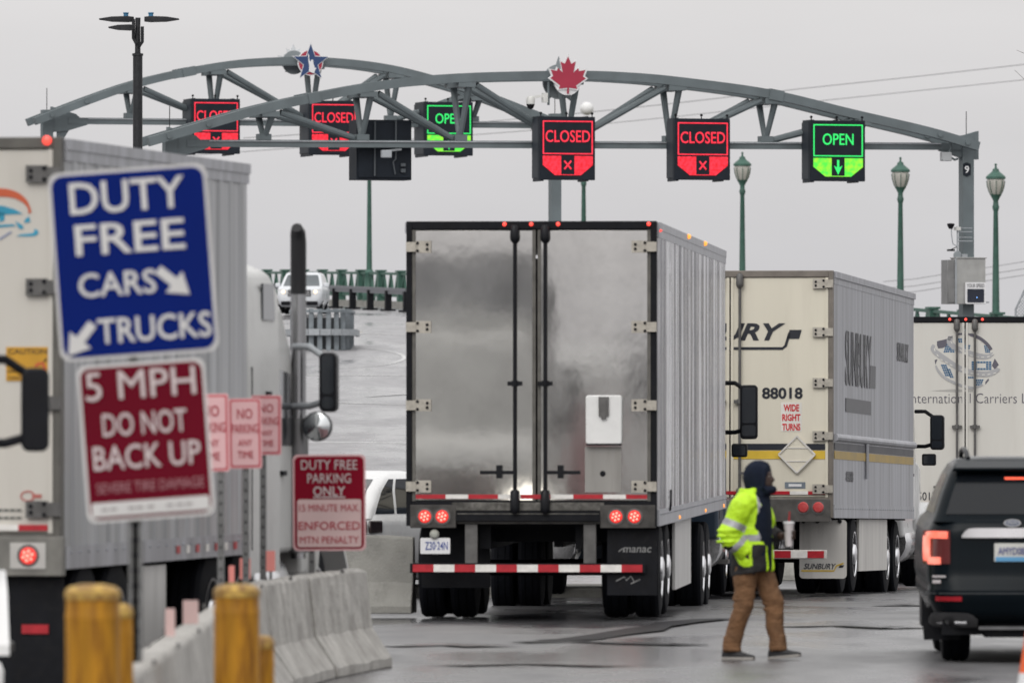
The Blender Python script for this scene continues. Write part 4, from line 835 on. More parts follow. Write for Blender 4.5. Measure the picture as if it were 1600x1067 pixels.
# ------------------------------------------------------------------ tractors
def tractor(label, loc, rz, paint_m, H=3.3, drives=(-1.0, -2.35), stack=None, lit=False, cab_w=1.2, mirror_z=2.2, big_mirror=(.24, .68), fairing=True, convex=True, pitch=0, arm_m=None):
    e = thing('truck_tractor', label, 'lorry', loc, rz, 'lorry tractors', rx=R(pitch)); w = cab_w
    m = MB(); m.loft([[(x, y, z) for x, y in ((-a, y0), (a, y0), (a, y1), (-a, y1))] for a, y0, y1, z in ((w - .04, .9, 2.2, .95), (w - .04, .9, 2.25, 1.9), (w - .05, .9, 2.05, 2.6), (w - .10, .9, 1.85, H - .35), (w - .35, .9, 1.4, H - .2))])
    cab = m.build('cab', paint_m, e, bevel=.05, bseg=3)
    m = MB(); m.loft([[(x, y, z) for x, y in ((-a, y0), (a, y0), (a, y1), (-a, y1))] for a, y0, y1, z in ((w, 0, 1.35, .75), (w, 0, 1.35, 2.4), (w - .02, 0, 1.35, H - .25), (w - .10, .06, 1.35, H - .08), (w - .28, .25, 1.35, H))]); m.build('sleeper', paint_m, e, bevel=.05, bseg=3)
    gl = glassy('cab_glass', (.02, .024, .03))
    for s_ in (-1, 1):
        m = MB(); m.prism([(1.25, 1.85), (2.05, 1.85), (1.9, 2.45), (1.25, 2.5)], o=(s_ * (w - .045), 0, 0), u=(0, 1, 0), n=(s_, 0, 0), d=.012); m.build('side_window', gl, cab); m = MB(); m.prism([(.62, H - .47), (1.12, H - .47), (1.05, H - .17), (.62, H - .17)], o=(s_ * (w - .02), 0, 0), u=(0, 1, 0), n=(s_, 0, 0), d=.02); m.build('side_window', gl, cab)
        m = MB(); m.box(s_ * w - .006, s_ * w + .006, .15, .17, 1.0, 2.5); m.box(s_ * (w - .03) - .02, s_ * (w - .03) + .02, 1.5, 1.66, 1.6, 1.64); m.box(s_ * w - .01, s_ * w + .03, .72, .84, 2.05, 2.3); m.build('door_trim', black, cab)
    m = MB(); m.prism([(-w + .28, 1.92), (w - .28, 1.92), (w - .34, 2.5), (-w + .34, 2.5)], o=(0, 2.27, 0), n=(0, 1, .0), v=(0, -.33, 1), d=.012); m.build('windscreen', gl, cab)
    m = MB(); m.loft([[(x, y, z) for x, z in ((-a, .75), (a, .75), (a, zt - .15), (a - .2, zt), (-a + .2, zt), (-a, zt - .15))] for y, a, zt in ((2.2, w, 1.92), (3.0, w - .05, 1.85), (3.75, w - .15, 1.7), (3.95, w - .3, 1.5))]); m.build('hood', paint_m, e, bevel=.04)
    m = MB(); m.box(-.5, .5, 3.96, 4.0, .8, 1.45); m.build('grille', chrome, e)
    m = MB(); m.box(-w - .03, w + .03, 3.9, 4.15, .35, .72); m.build('bumper', paint_m, e, bevel=.06)
    for s_ in (-1, 1):
        m = MB(); m.box(s_ * .85 - .18, s_ * .85 + .18, 3.8, 3.97, .95, 1.2); m.build('headlight', emit('unseen_lorry_headlight', (1, .95, .85), 4) if lit else glassy('headlight_glass', (.45, .45, .45)), e, bevel=.03)
        m = MB(); m.loft([[(s_ * x, y, z) for x, y, z in ((.75, y_, z_), (w + .07, y_, z_), (w + .07, y_, z_ - .06), (.75, y_, z_ - .06))] for y_, z_ in ((2.55, .8), (2.65, 1.05), (2.95, 1.2), (3.3, 1.22), (3.6, 1.1), (3.9, .8))]); m.build('fender', paint_m, e)
    m = MB()
    for x in (-.42, .42): m.box(x - .05, x + .05, min(drives) - .7, 3.8, .75, 1.0)
    for d_ in drives: m.lathe([(.07, -1.0), (.07, 1.0)], (0, d_, .51), axis='x', n=10)
    m.box(-.5, .5, min(drives) - .3, max(drives) + .3, 1.0, 1.12); m.build('frame', black, e)
    for s_ in (-1, 1):
        m = MB(); m.lathe([(.0, .25), (.31, .25), (.33, .3), (.33, 1.6), (.31, 1.65), (0, 1.65)], (s_ * (w - .3), 0, .68), axis='y', n=20); m.build('fuel_tank', rim_alu, e)
        m = MB(); m.box(s_ * w - .18, s_ * w + .04, 1.75, 2.35, .42, .47); m.box(s_ * w - .16, s_ * w + .02, 1.75, 2.35, .72, .77); m.build('cab_step', grey_steel, e)
    place_wheels(truck_wheel, e, [(x, d_, x < 0) for d_ in drives for x in (-1.1, -.78, .78, 1.1)] + [(-1.02, 3.1, True), (1.02, 3.1, False)], .51)
    bw, bh = big_mirror
    for s_ in (-1, 1):
        xm = s_ * 1.5; ym = 1.9
        m = MB(); m.prism(rrect(bw, bh, .05), o=(xm, ym, mirror_z), d=.07, back=-.06); mi_ = m.build('mirror', black_gloss, e, bevel=.015)
        m = MB(); m.prism(rrect(bw - .05, bh * .66, .03), o=(xm, ym - .071, mirror_z + bh * .13), d=.004); m.prism(rrect(bw - .05, bh * .2, .03), o=(xm, ym - .071, mirror_z - bh * .34), d=.004); m.build('mirror_glass', glassy('mirror_glass', (.012, .016, .022), .1), mi_)
        for dz, dq in ((bh * .36, .12), (-bh * .3, -.05)): m = MB(); m.tube([(s_ * (w - .03), ym + .12, mirror_z + dz + dq), (s_ * (w + .12), ym + .05, mirror_z + dz + dq), (xm, ym, mirror_z + dz)], .028, 8); m.build('mirror_arm', arm_m or black, mi_)
        if convex is False:
            m = MB(); m.prism(rrect(.2, .17, .03), o=(xm - s_ * .12, ym, mirror_z - bh / 2 - .14), d=.05, back=-.06); q_ = m.build('lower_mirror', black_gloss, e, bevel=.015)
            m = MB(); m.prism(rrect(.15, .12, .02), o=(xm - s_ * .12, ym - .051, mirror_z - bh / 2 - .14), d=.004); m.build('lower_mirror_glass', glassy('mirror_glass', (.012, .016, .022), .1), q_)
        if convex:
            m = MB(); m.lathe([(.10, .09), (.125, .05), (.125, 0)], (xm - s_ * .1, ym - .02, mirror_z - bh / 2 - .12), axis='y', n=18); q_ = m.build('convex_mirror', black_gloss, e)
            m = MB(); m.lathe([(.115, -.022), (.08, -.036), (0, -.045)], (xm - s_ * .1, ym, mirror_z - bh / 2 - .12), axis='y', n=18); m.build('convex_glass', mat('convex_glass', (.55, .57, .58), .05, 1, var=.05, rvar=.02), q_)
    if stack:
        for s_ in (-1, 1):
            x, y, zt, r = stack; m = MB(); m.tube([(s_ * x, y, .9), (s_ * x, y, zt - .55)], r, 16); st = m.build('exhaust_stack', mat('stack_chrome', (.36, .36, .37), .22, 1, var=.15, scale=5, streak=True), e)
            m = MB(); m.tube([(s_ * x, y, zt - .56), (s_ * x, y, zt - .12), (s_ * x, y - .02, zt - .04), (s_ * x, y - .07, zt)], [r * 1.04, r * 1.04, r * .98, r * .7], 16); m.build('stack_tip', mat('sooty_metal', (.012, .012, .014), .4, .3), st)
            m = MB(); m.tube([(s_ * x, y, .95), (s_ * x, y, 2.05)], r * 1.32, 16); m.lathe([(r * 1.38, 2.02), (r * 1.38, 2.08)], (s_ * x, y, 0), n=16); m.build('stack_guard', mat('stack_grey', (.20, .20, .205), .35, .8, var=.15, scale=5, streak=True), st)
    return e
def front_of(tr, t, dx=0):  # world point ahead of a trailer
    y = -tr.rotation_euler.z; p = Vector(tr.location); p = p + Vector((math.sin(y), math.cos(y), 0)) * t + Vector((math.cos(y), -math.sin(y), 0)) * dx; p.z = gz(p.y); return p
blue_cab = mat('dark_blue_cab', (.03, .05, .08), .35, coat=.4)
p = front_of(A, 16.9); tractor('dark lorry tractor ahead of the silver trailer, only its mirrors showing', p, A.rotation_euler.z, blue_cab, drives=(-3.6, -5.0), mirror_z=HC - p.z - .03, big_mirror=(.22, .68), convex=False)
p = front_of(B, 11.2, -.1); p.z = min(p.z, -.35); tractor('white lorry tractor ahead of the trailer numbered 88018', p, B.rotation_euler.z, white, drives=(-1.3, -2.7), mirror_z=HC + (640 - 676) * p.y / F - p.z, big_mirror=(.2, .5), convex=False)
p = front_of(D_, 7.2); tractor('white lorry tractor with tall exhaust stack, left of the curved barrier', p, D_.rotation_euler.z, mat('cab_grey_white', (.55, .55, .54), .4, var=.06, dirt=.2), H=3.36, drives=(-.5, -1.56), stack=(1.2, 2.08, 3.68, .066), mirror_z=2.38, big_mirror=(.15, .50), arm_m=galv, lit=True)
E = tractor('white lorry facing the camera at the far left edge, black mirror showing', (-4.53, 52.6, 0), R(180 + 5.6), white, mirror_z=2.15, H=3.0, drives=(-1.4, -2.8), big_mirror=(.165, .50), convex=None)
for x, y, m_, l_ in ((-15.4, -3, blue_cab, 'unseen dark lorry with lit headlights added for the silver doors to reflect, left'), (-12.2, -6, mat('unseen_maroon_cab', (.10, .02, .02), .35, coat=.4), 'unseen maroon lorry with lit headlights added for the silver doors to reflect'), (-9.2, -2, mat('unseen_grey_cab', (.08, .08, .085), .35, coat=.4), 'unseen grey lorry with lit headlights added for the silver doors to reflect, right')):
    tractor(l_, (x, y, 0), R(-4), m_, lit=True)  # out-of-view lorries, added to give the silver doors something to reflect
# ------------------------------------------------------------------ concrete barriers
bprof = [(-.31, 0), (.31, 0), (.31, .08), (.14, .33), (.085, .80), (.06, .82), (-.06, .82), (-.085, .80), (-.14, .33), (-.31, .08)]
def barrier(p, q, label, m_=concrete, group='concrete barriers beside the lane'):
    p, q = Vector(p), Vector(q); d = q - p; L_ = d.length; e_ = thing('concrete_barrier', label, 'barrier', p, math.atan2(d.y, d.x) - math.pi / 2, group)
    m = MB(); rings = []
    for y in np.linspace(0.015, L_ - .015, 14):
        rings.append([Vector((x + random.uniform(-.006, .006), y, z + random.uniform(-.008, .008) * (z > .05))) for x, z in bprof])
    for k, s_ in ((0, 1), (-1, -1)): rings[k] = [Vector((v.x * .97, v.y + s_ * .0, v.z * .99)) for v in rings[k]]
    m.loft(rings); m.build('barrier_body', m_, e_, smooth=14, bevel=.015)
    m = MB(); 
    for x in (-.1, .1): m.tube([(x, L_ * .5, .81), (x, L_ * .5, .835), (x, L_ * .5 + .1, .835), (x, L_ * .5 + .1, .81)], .008, 5)
    m.build('lifting_loop', grey_steel, e_); return e_
bx_ = lambda y: -1.98
row = [43.0, 46.2, 49.4, 52.6, 55.8, 59.0, 62.2, 65.4]
lab = ['nearest pale concrete barrier at the foot of the duty free sign', 'pale concrete barrier right behind the rusty left bollards', 'pale concrete barrier between the bollards and the pink reflectors', 'pale concrete barrier beside the lower pink reflectors', 'pale concrete barrier hidden mostly by the right bollard', 'pale concrete barrier behind the right yellow bollard, under the left no parking sign', 'pale concrete barrier under the no parking signs']
for a_, b_, l_ in zip(row[:-1], row[1:], lab): barrier((-1.98, a_, 0), (-1.98, b_, 0), l_)
barrier((-1.97, 65.45, 0), (-1.72, 68.3, 0), 'pale concrete barrier left of the cracked joint by the parking sign')
barrier((-1.70, 68.35, 0), (-1.30, 71.3, 0), 'last pale concrete barrier of the row with its sloped end showing')
barrier((-4.6, 90.3, 0), (-1.02, 90.0, 0), 'weathered grey concrete barrier in front of the white hatchback', concrete_d)
barrier((2.2, 134, gz(134)), (5.6, 133.4, gz(134)), 'distant concrete barrier beyond the trailer with stripes', concrete_d)
# ------------------------------------------------------------------ bollards
by = mat('bollard_yellow', (.40, .185, .014), .5, var=.35, scale=9, streak=True, dirt=.8, dcol=(.13, .045, .012), spec=.2, dr=(.46, .66))
bcap = mat('bollard_cap', (.50, .32, .07), .55, var=.3, scale=9, dirt=.8, dcol=(.16, .06, .02), dr=(.42, .6))
def bollard(px, py, D, r, label):
    zt = HC + (HY - py) * D / F; e = thing('bollard', label, 'bollard', ((px - 800) * D / F, D, 0), 0, 'yellow steel bollards')
    m = MB(); m.lathe([(r, -.05), (r, zt - .17), (r * 1.01, zt - .17), (r * 1.01, zt - .14), (r * .985, zt - .13), (r * .985, zt - .07)], n=28); m.build('post', by, e)
    m = MB(); m.lathe([(r * .99, zt - .075), (r * 1.03, zt - .07), (r * 1.03, zt - .035), (r * .85, zt - .012), (r * .4, zt), (0, zt)], n=28); m.build('cap', bcap, e)
bollard(145, 912, 40, .128, 'large yellow bollard with rust streaks under its cap, below the red speed sign')
bollard(186, 942, 43, .072, 'slim yellow bollard standing just behind the large rusty one')
bollard(370, 911, 45.5, .122, 'yellow bollard with a clean cap right of the pink reflectors')
bollard(410, 992, 47.0, .066, 'short yellow bollard against the right side of the clean capped one')
# ------------------------------------------------------------------ road signs
post_m = mat('sign_post_steel', (.14, .14, .14), .55, .3, var=.25, scale=10, dirt=.3)
sblue = mat('sign_blue', (.0012, .012, .135), .7, var=.06, spec=.1); sred = mat('sign_red', (.125, .003, .013), .7, var=.06, spec=.1); swhite = mat('sign_reflective_white', (.58, .57, .56), .5, var=.05)
def perforated(m, x, z0, z1, y=.03, w=.05):
    m.box(x - w / 2, x + w / 2, y, y + w, z0, z1)
    k = z0 + .1
    while k < z1 - .05: m.box(x - .008, x + .008, y - .002, y, k - .008, k + .008, 1); k += .08
def sign(label, D, cx, cy, wpx, hpx, tilt, face, border, texts, extra=None, post=None, post_z0=.8, name='road_sign', group=None, post_m_=None):
    s = F / D; p = P(cx, cy, D); w, h = wpx / s, hpx / s; r = min(w, h) * .07
    e = thing(name, label, 'sign', (p.x, D, post_z0), 0, group); zc = p.z - post_z0; T = Matrix.Translation((0, 0, zc)) @ Matrix.Rotation(R(tilt), 4, 'Y')
    def mb(): q = MB(); q.T = T; return q
    m = mb(); m.prism(rrect(w, h, r), d=0, back=-.008); m.build('panel', border, e)
    face(mb, w, h, r, e, s)
    for mm_, items in texts:
        for t, x, y, tw, th, bd in items: m = mb(); m.text(t, ((x) / s, -.008, -(y) / s), w=tw / s, h=th / s, bold=bd, d=.003); m.build('lettering', mm_, e)
    if extra: extra(mb, e, s)
    if post is not None:
        m = MB(); perforated(m, (post - cx) / s, 0, zc + h * .42, y=.012); m.build('post', [post_m_ or post_m, black], e)
    return e
def face_plain(m_, inset=6):
    def f(mb, w, h, r, e, s): m = mb(); m.prism(rrect(w - 2 * inset / s, h - 2 * inset / s, r), d=.004, back=-.0); m.build('face', m_, e)
    return f
def ex_blue(mb, e, s):
    m = mb()
    def arrow(x, y, dx, dy, L_, w_, hw):
        d = Vector((dx, -dy)).normalized(); n_ = Vector((-d.y, d.x)); a = Vector((x, -y)) / s; L2 = L_ / s; w2 = w_ / s / 2; h2 = hw / s / 2; hl_ = hw * .75 / s
        m.prism([tuple(a + n_ * w2), tuple(a - n_ * w2), tuple(a - n_ * w2 + d * (L2 - hl_)), tuple(a - n_ * h2 + d * (L2 - hl_)), tuple(a + d * L2), tuple(a + n_ * h2 + d * (L2 - hl_)), tuple(a + n_ * w2 + d * (L2 - hl_))], o=(0, -.008, 0), d=.003)
    arrow(38, 14, .80, .72, 63, 15, 42); m.build('arrow', swhite, e); m = mb(); arrow(-70, 91, -.70, .80, 63, 15, 42); m.build('arrow', swhite, e)
bt_ = .012
sign('blue duty free sign with arrows for cars and trucks, tilted on its post', 45, 208, 410, 248, 294, -4.2, face_plain(sblue, 5), swhite,
    [(swhite, [('DUTY', -2, -105, 180, 50, bt_), ('FREE', -2, -40, 172, 48, bt_), ('CARS', -27, 31, 122, 38, bt_), ('TRUCKS', 26, 104, 178, 40, bt_)])], ex_blue, post=208, group='signs on the duty free post')
def ex_red(mb, e, s):
    m = mb(); m.prism(rrect(184 / s, 22 / s, 3 / s, cy=-103 / s), o=(0, -.005, 0), d=.003); m.build('white_band', swhite, e)
    m = mb(); [m.box((x - 5) / s, (x + 5) / s, -.011, -.008, -105 / s, -101 / s) for x in (-72, -58, -30, -17, 0, 30, 46, 60)]; m.build('small_lettering', mat('small_print', (.30, .28, .28), .5), e)
pale = mat('sign_pale_pink', (.55, .47, .47), .5, var=.05); fade = mat('faded_lettering', (.36, .16, .18), .5, var=.1)
sign('dark red sign reading 5 mph do not back up, under the blue sign', 45, 228, 688, 200, 246, -4.2, face_plain(sred, 5), swhite,
    [(pale, [('5 MPH', -2, -89, 172, 44, .005), ('DO NOT', 0, -28, 132, 36, bt_ * .6), ('BACK UP', 0, 23, 168, 38, bt_ * .6)]), (fade, [('SEVERE TIRE DAMAGE', 2, 70, 168, 16, 0)])], ex_red, post=215, group='signs on the duty free post')
pinkw = mat('painted_glow_sheet', (.66, .40, .41), .5, var=.06, scale=3); pinkr = mat('pink_red_border', (.52, .13, .15), .5, var=.08); redl = mat('sign_red_print', (.36, .02, .04), .5, var=.1)  # white sheet with the red brake-light glow painted into its pink base
def np_sign(label, D, cx, cy, w, h, tilt, post):
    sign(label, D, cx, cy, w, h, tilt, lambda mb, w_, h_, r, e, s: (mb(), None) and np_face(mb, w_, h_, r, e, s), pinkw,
        [(redl, [('NO', 0, -h * .28, w * .46, h * .14, .005), ('PARKING', 0, -h * .07, w * .80, h * .13, .004), ('ANY', 0, h * .13, w * .42, h * .09, .004), ('TIME', 0, h * .30, w * .46, h * .10, .004)])], None, post=post, group='no parking signs on the barrier')
def np_face(mb, w, h, r, e, s):
    m = mb(); m.prism(rrect(w - 4 / s, h - 4 / s, r), d=.003, back=0); m.build('border', pinkr, e)
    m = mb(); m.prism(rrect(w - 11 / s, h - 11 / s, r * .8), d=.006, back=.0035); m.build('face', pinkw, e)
np_sign('no parking sign with painted pink glow half hidden by the red speed sign', 62.5, 330, 676, 56, 122, -1, 345)
np_sign('no parking sign with painted pink glow in front, middle of the three', 64.3, 383, 677, 52, 110, -1, 384)
np_sign('smaller no parking sign with painted pink glow standing at the back of the three', 67.5, 416, 664, 48, 94, 0, 411)
def face_df(mb, w, h, r, e, s):
    m = mb(); m.prism(rrect(w - 6 / s, h - 6 / s, r), d=.003, back=0); m.build('border', mat('sign_bright_red', (.21, .004, .018), .7, var=.06, spec=.1), e)
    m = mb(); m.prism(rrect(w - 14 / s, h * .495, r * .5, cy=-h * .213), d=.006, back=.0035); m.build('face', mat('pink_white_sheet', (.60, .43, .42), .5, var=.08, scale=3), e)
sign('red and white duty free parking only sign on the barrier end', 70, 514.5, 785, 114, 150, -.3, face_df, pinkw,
    [(pale, [('DUTY FREE', 0, -59, 88, 15, 0), ('PARKING', 0, -38, 68, 15, 0), ('ONLY', 0, -18, 50, 15, bt_)]), (redl, [('15 MINUTE MAX.', 0, 8, 94, 11, 0), ('ENFORCED', 0, 36, 96, 13, bt_ * .5), ('MTN PENALTY', 0, 58, 92, 11, 0)])],
    lambda mb, e, s: (lambda m: (m.box(-25 / s, 25 / s, -.011, -.008, 7.5 / s, 9.5 / s), m.build('underline', pale, e)))(mb()), post=487)
# reflective delineators standing on the barriers
pink = mat('pink_reflector', (.75, .26, .23), .4, var=.1)
for px, py, w_, h_, D, l_ in ((383, 888, 17, 33, 65, 'larger pink reflector plate above the right yellow bollard'), (362, 896, 9, 26, 63.5, 'narrow pink reflector plate left of the larger one above the bollard'), (423, 876, 14, 32, 67, 'pink reflector plate under the smallest no parking sign post'), (298, 960, 24, 46, 53, 'wide pale pink reflector plate between the two big bollards'), (266, 976, 15, 52, 50, 'narrow pale pink reflector plate beside the left bollards')):
    s = F / D; zb = .80; p = P(px, py, D); e = thing('delineator', l_, 'reflector', (p.x, D, zb), 0, 'pink reflectors on the barriers')
    m = MB(); m.prism(rrect(w_ / s, h_ / s, .008), o=(0, 0, p.z - zb), d=.006); m.build('reflector', pink if py < 950 else mat('pale_pink_reflector', (.60, .42, .40), .45, var=.1), e)
    m = MB(); m.box(-.012, .012, .002, .016, 0, max(.05, p.z - zb)); m.box(-.04, .04, -.03, .05, 0, .015); m.build('stem', post_m, e)
# traffic cone at the right edge
Dc = 56.0; e = thing('traffic_cone', 'orange and white traffic cone cut off by the lower right corner', 'cone', ((1611 - 800) * Dc / F, Dc, 0))
m = MB(); m.lathe([(.15, .03), (.10, .30)], n=20); m.lathe([(.08, .42), (.035, .70), (.02, .71), (0, .71)], n=20); m.build('cone_body', mat('cone_orange', (.75, .12, .03), .5, var=.1), e)
m = MB(); m.lathe([(.101, .30), (.0805, .42)], n=20); m.build('white_band', sgn_white, e); m = MB(); m.box(-.2, .2, -.2, .2, 0, .03); m.build('base', black, e, bevel=.01)
# ------------------------------------------------------------------ cars
def ring(hw, y0, y1, z, rr, n=6):
    rr = min(rr, hw * .9, (y1 - y0) * .45); return [Vector((x, y, z)) for x, y in rrect(2 * hw, y1 - y0, rr, n, 0, (y0 + y1) / 2)]
def interp_levels(lv, k=4):
    z = [l[0] for l in lv]; out = []
    for a, b in zip(lv[:-1], lv[1:]):
        for j in range(k): t = j / k; out.append(tuple(a[i] + (b[i] - a[i]) * t for i in range(len(a))))
    out.append(lv[-1]); return out
def lv_at(lv, z): zs = [l[0] for l in lv]; return [float(np.interp(z, zs, [l[i] for l in lv])) for i in range(1, len(lv[0]))]
def car(label, loc, rz, paint_m, low, green, gz0, gz1, wr, wy, track, category='car', name='parked_car', glass=None, side=(.5, .25), wheel_rim=None, pillars=(), rear_in=.10, front_in=.12, gy_cut=.0):
    e = thing(name, label, category, loc, rz)
    m = MB(); L_ = interp_levels(low, 3); m.loft([ring(l[1], l[2], l[3], l[0], .28) for l in L_]); body = m.build('body', paint_m, e, smooth=50)
    m = MB(); G_ = interp_levels(green, 3); m.loft([ring(l[1], l[2], l[3], l[0], .14) for l in G_]); cab = m.build('cabin', paint_m, e, smooth=50)
    glass = glass or glassy('car_glass', (.012, .014, .017), .05); zs = np.linspace(gz0, gz1, 7)
    m = MB(); vs = []; 
    for z in zs:
        hw, y0, y1 = lv_at(green, z)
        vs += [(-hw + rear_in, y0 - .006, z), (hw - rear_in, y0 - .006, z)]
    m.add(vs, [(2 * i, 2 * i + 1, 2 * i + 3, 2 * i + 2) for i in range(6)]); m.build('rear_window', glass, cab)
    m = MB(); vs = []
    for z in zs:
        hw, y0, y1 = lv_at(green, z); vs += [(-hw + front_in, y1 + .006, z), (hw - front_in, y1 + .006, z)]
    m.add(vs, [(2 * i, 2 * i + 1, 2 * i + 3, 2 * i + 2) for i in range(6)]); m.build('windscreen', glass, cab)
    for s_ in (-1, 1):
        cuts = [0.0] + list(pillars) + [1.0]
        for c0, c1 in zip(cuts[:-1], cuts[1:]):
            m = MB(); vs = []
            for z in zs:
                hw, y0, y1 = lv_at(green, z); a, b = y0 + side[0], y1 - side[1]; vs += [(s_ * (hw + .005), a + (b - a) * c0 + .03, z), (s_ * (hw + .005), a + (b - a) * c1 - .03, z)]
            m.add(vs, [(2 * i, 2 * i + 1, 2 * i + 3, 2 * i + 2) for i in range(6)]); m.build('side_window', glass, cab)
    proto = wheel_proto(wr, .25, wheel_rim or rim_alu, .04)
    place_wheels(proto, e, [(s_ * track, y, s_ < 0) for s_ in (-1, 1) for y in wy], wr); kill(proto)
    for y in wy:
        for s_ in (-1, 1):
            hw = lv_at(low, wr + .1)[0]; m = MB(); arch = [(y + (wr + .07) * math.cos(t), wr + (wr + .07) * math.sin(t)) for t in np.linspace(-.35, math.pi + .35, 24)]
            m.prism(arch, o=(s_ * (hw - .25), 0, 0), u=(0, 1, 0), n=(s_, 0, 0), d=.256); m.build('wheel_arch', black_gloss, e, smooth=0)
    return e, body, cab
# --- dark SUV at the right, seen from behind
navy_paint = mat('midnight_paint', (.0030, .0060, .0088), .22, 0, var=.15, scale=2, coat=0, dirt=.12, dcol=(.006, .006, .006), rvar=.05, spec=.10)
low = [(.34, .84, .16, 4.85), (.42, .93, .06, 4.98), (.55, .985, .01, 5.03), (.62, .99, .0, 5.04), (.66, .985, .02, 5.05), (.74, 1.0, .06, 5.05), (.95, 1.0, .08, 5.03), (1.12, .985, .09, 5.0), (1.20, .95, .12, 4.9), (1.24, .91, .17, 4.7)]
grn = [(1.20, .945, .13, 3.9), (1.28, .915, .19, 3.7), (1.45, .86, .32, 3.3), (1.60, .80, .44, 2.95), (1.68, .755, .50, 2.75), (1.72, .70, .56, 2.6), (1.745, .60, .68, 2.45)]
Ds = 72.0; sx_ = (1632 - 800) * Ds / F; tint = mat('tinted_glass', (.006, .0075, .010), .15, var=.05, coat=.04, spec=.35)
S_, body, cab = car('dark navy SUV with lit C-shaped tail light beside the walking man', (sx_, Ds, 0), R(-1.5), navy_paint, low, grn, 1.265, 1.60, .385, (1.05, 3.95), .73, glass=tint, rear_in=.09, name='parked_car', pillars=(.33, .66))
ls = lambda px: (px - 1632) / 184.6; sz = lambda py: (1037 - py) / 184.6
def shell(m, poly_px, d=.01, y_of=None, mi=0, hgt=None):  # a panel following the tail of the car
    pts = [(ls(a_), sz(b_)) for a_, b_ in poly_px]; k = len(pts); f = y_of
    vs = [(x, f(x, z) - d, z) for x, z in pts] + [(x, f(x, z) + .02, z) for x, z in pts]
    m.add(vs, [tuple(range(k)), tuple(range(k, 2 * k))[::-1]] + [(i, k + i, k + (i + 1) % k, (i + 1) % k) for i in range(k)], mi)
def ytail(x, z):
    y = lv_at(low, z)[1] if z < 1.2 else lv_at(grn, z)[1]; hw = (lv_at(low, z) if z < 1.2 else lv_at(grn, z))[0]; q = abs(x) - (hw - .28)
    if q > 0: y += .28 - math.sqrt(max(0, .28 ** 2 - min(q, .279) ** 2))
    return y
def band(m, px_list, t_, b_, d=.01, y_of=None, mi=0):   # one continuous strip hugging the tail; t_/b_ are pixel rows or lists
    k = len(px_list); t_ = t_ if isinstance(t_, (list, tuple)) else [t_] * k; b_ = b_ if isinstance(b_, (list, tuple)) else [b_] * k; f = y_of or ytail
    A_ = [(ls(x), sz(z)) for x, z in zip(px_list, t_)]; B_ = [(ls(x), sz(z)) for x, z in zip(px_list, b_)]
    rows_ = [[(x, f(x, z) - d, z) for x, z in A_], [(x, f(x, z) - d, z) for x, z in B_], [(x, f(x, z) + .02, z) for x, z in B_], [(x, f(x, z) + .02, z) for x, z in A_]]
    vs = [v for r_ in rows_ for v in r_]; fs = []
    for r_ in range(4):
        q_ = (r_ + 1) % 4
        for i in range(k - 1): fs.append((r_ * k + i, r_ * k + i + 1, q_ * k + i + 1, q_ * k + i))
    fs += [(0, k, 2 * k, 3 * k), (k - 1, 4 * k - 1, 3 * k - 1, 2 * k - 1)]
    m.add(vs, fs, mi)
mir = lambda pp: [(2 * 1632 - a_, b_) for a_, b_ in pp][::-1]
tl = emit('tail_c_light', (1, .16, .10), 1.25, (1, .42, .33), 3)
for fl_ in (lambda p: p, mir):
    m = MB()
    cpts = [(1481, 836), (1452, 836), (1449, 842), (1449, 872), (1453, 876), (1470, 876)]
    q = smooth2(fl_(cpts)); 
    for a_, b_ in zip(q[:-1], q[1:]):
        d_ = Vector((b_[0] - a_[0], b_[1] - a_[1])).normalized(); n_ = Vector((-d_.y, d_.x)) * 5.5
        shell(m, [(a_[0] + n_.x, a_[1] + n_.y), (b_[0] + n_.x, b_[1] + n_.y), (b_[0] - n_.x, b_[1] - n_.y), (a_[0] - n_.x, a_[1] - n_.y)], .024, ytail)
    mx_ = (lambda L_: L_) if fl_ is not mir else (lambda L_: [2 * 1632 - v for v in L_])
    lens = MB(); band(lens, mx_(list(np.linspace(1443, 1485, 8))), 829, 881, .012)
    lo_ = lens.build('tail_light', mat('dark_red_lens', (.10, .012, .012), .2, coat=.6), S_, smooth=60); m.build('lit_strip', tl, lo_, smooth=60)
    m = MB(); band(m, mx_(list(np.linspace(1462, 1503, 6))), 932, 939, .008)
    m.build('bumper_reflector', red_refl, S_, smooth=60)
    m = MB()
    band(m, mx_([1453, 1458, 1468, 1480, 1495, 1512, 1520, 1528]), [966, 959, 957, 957, 957, 958, 961, 968], [974, 979, 981, 981, 981, 981, 981, 980], .02)
    m.build('diffuser', mat('satin_silver', (.16, .16, .165), .35, .7, var=.15, scale=6), S_, smooth=60)
    m = MB(); m.tube([(ls(x), ytail(ls(x), sz(972)) - .04, sz(973)) for x in ([1468, 1482] if fl_ is not mir else [1796, 1782])], .02, 8); m.tube([(ls(x), ytail(ls(x), sz(972)) - .04, sz(973)) for x in ([1494, 1512] if fl_ is not mir else [1770, 1752])], .02, 8); m.build('exhaust_tip', chrome, S_)
m = MB(); band(m, list(np.linspace(1530, 1734, 6)), 979, 984, .03); m.build('skid_strip', mat('satin_silver', (.16, .16, .165)), S_)
m = MB(); xs_ = [1503, 1508, 1514] + list(np.linspace(1525, 1739, 12)) + [1750, 1756, 1761]; band(m, xs_, [837, 830, 826] + [825] * 12 + [826, 830, 837], 840, .03)
m.build('chrome_bar', mat('bar_chrome', (.42, .41, .42), .25, 1, var=.1), S_)
m = MB(); m.prism(circ(.072, 24, ls(1582), sz(817), .032), o=(0, .09, 0), d=.03, back=-.03); em_ = m.build('emblem', chrome, S_)
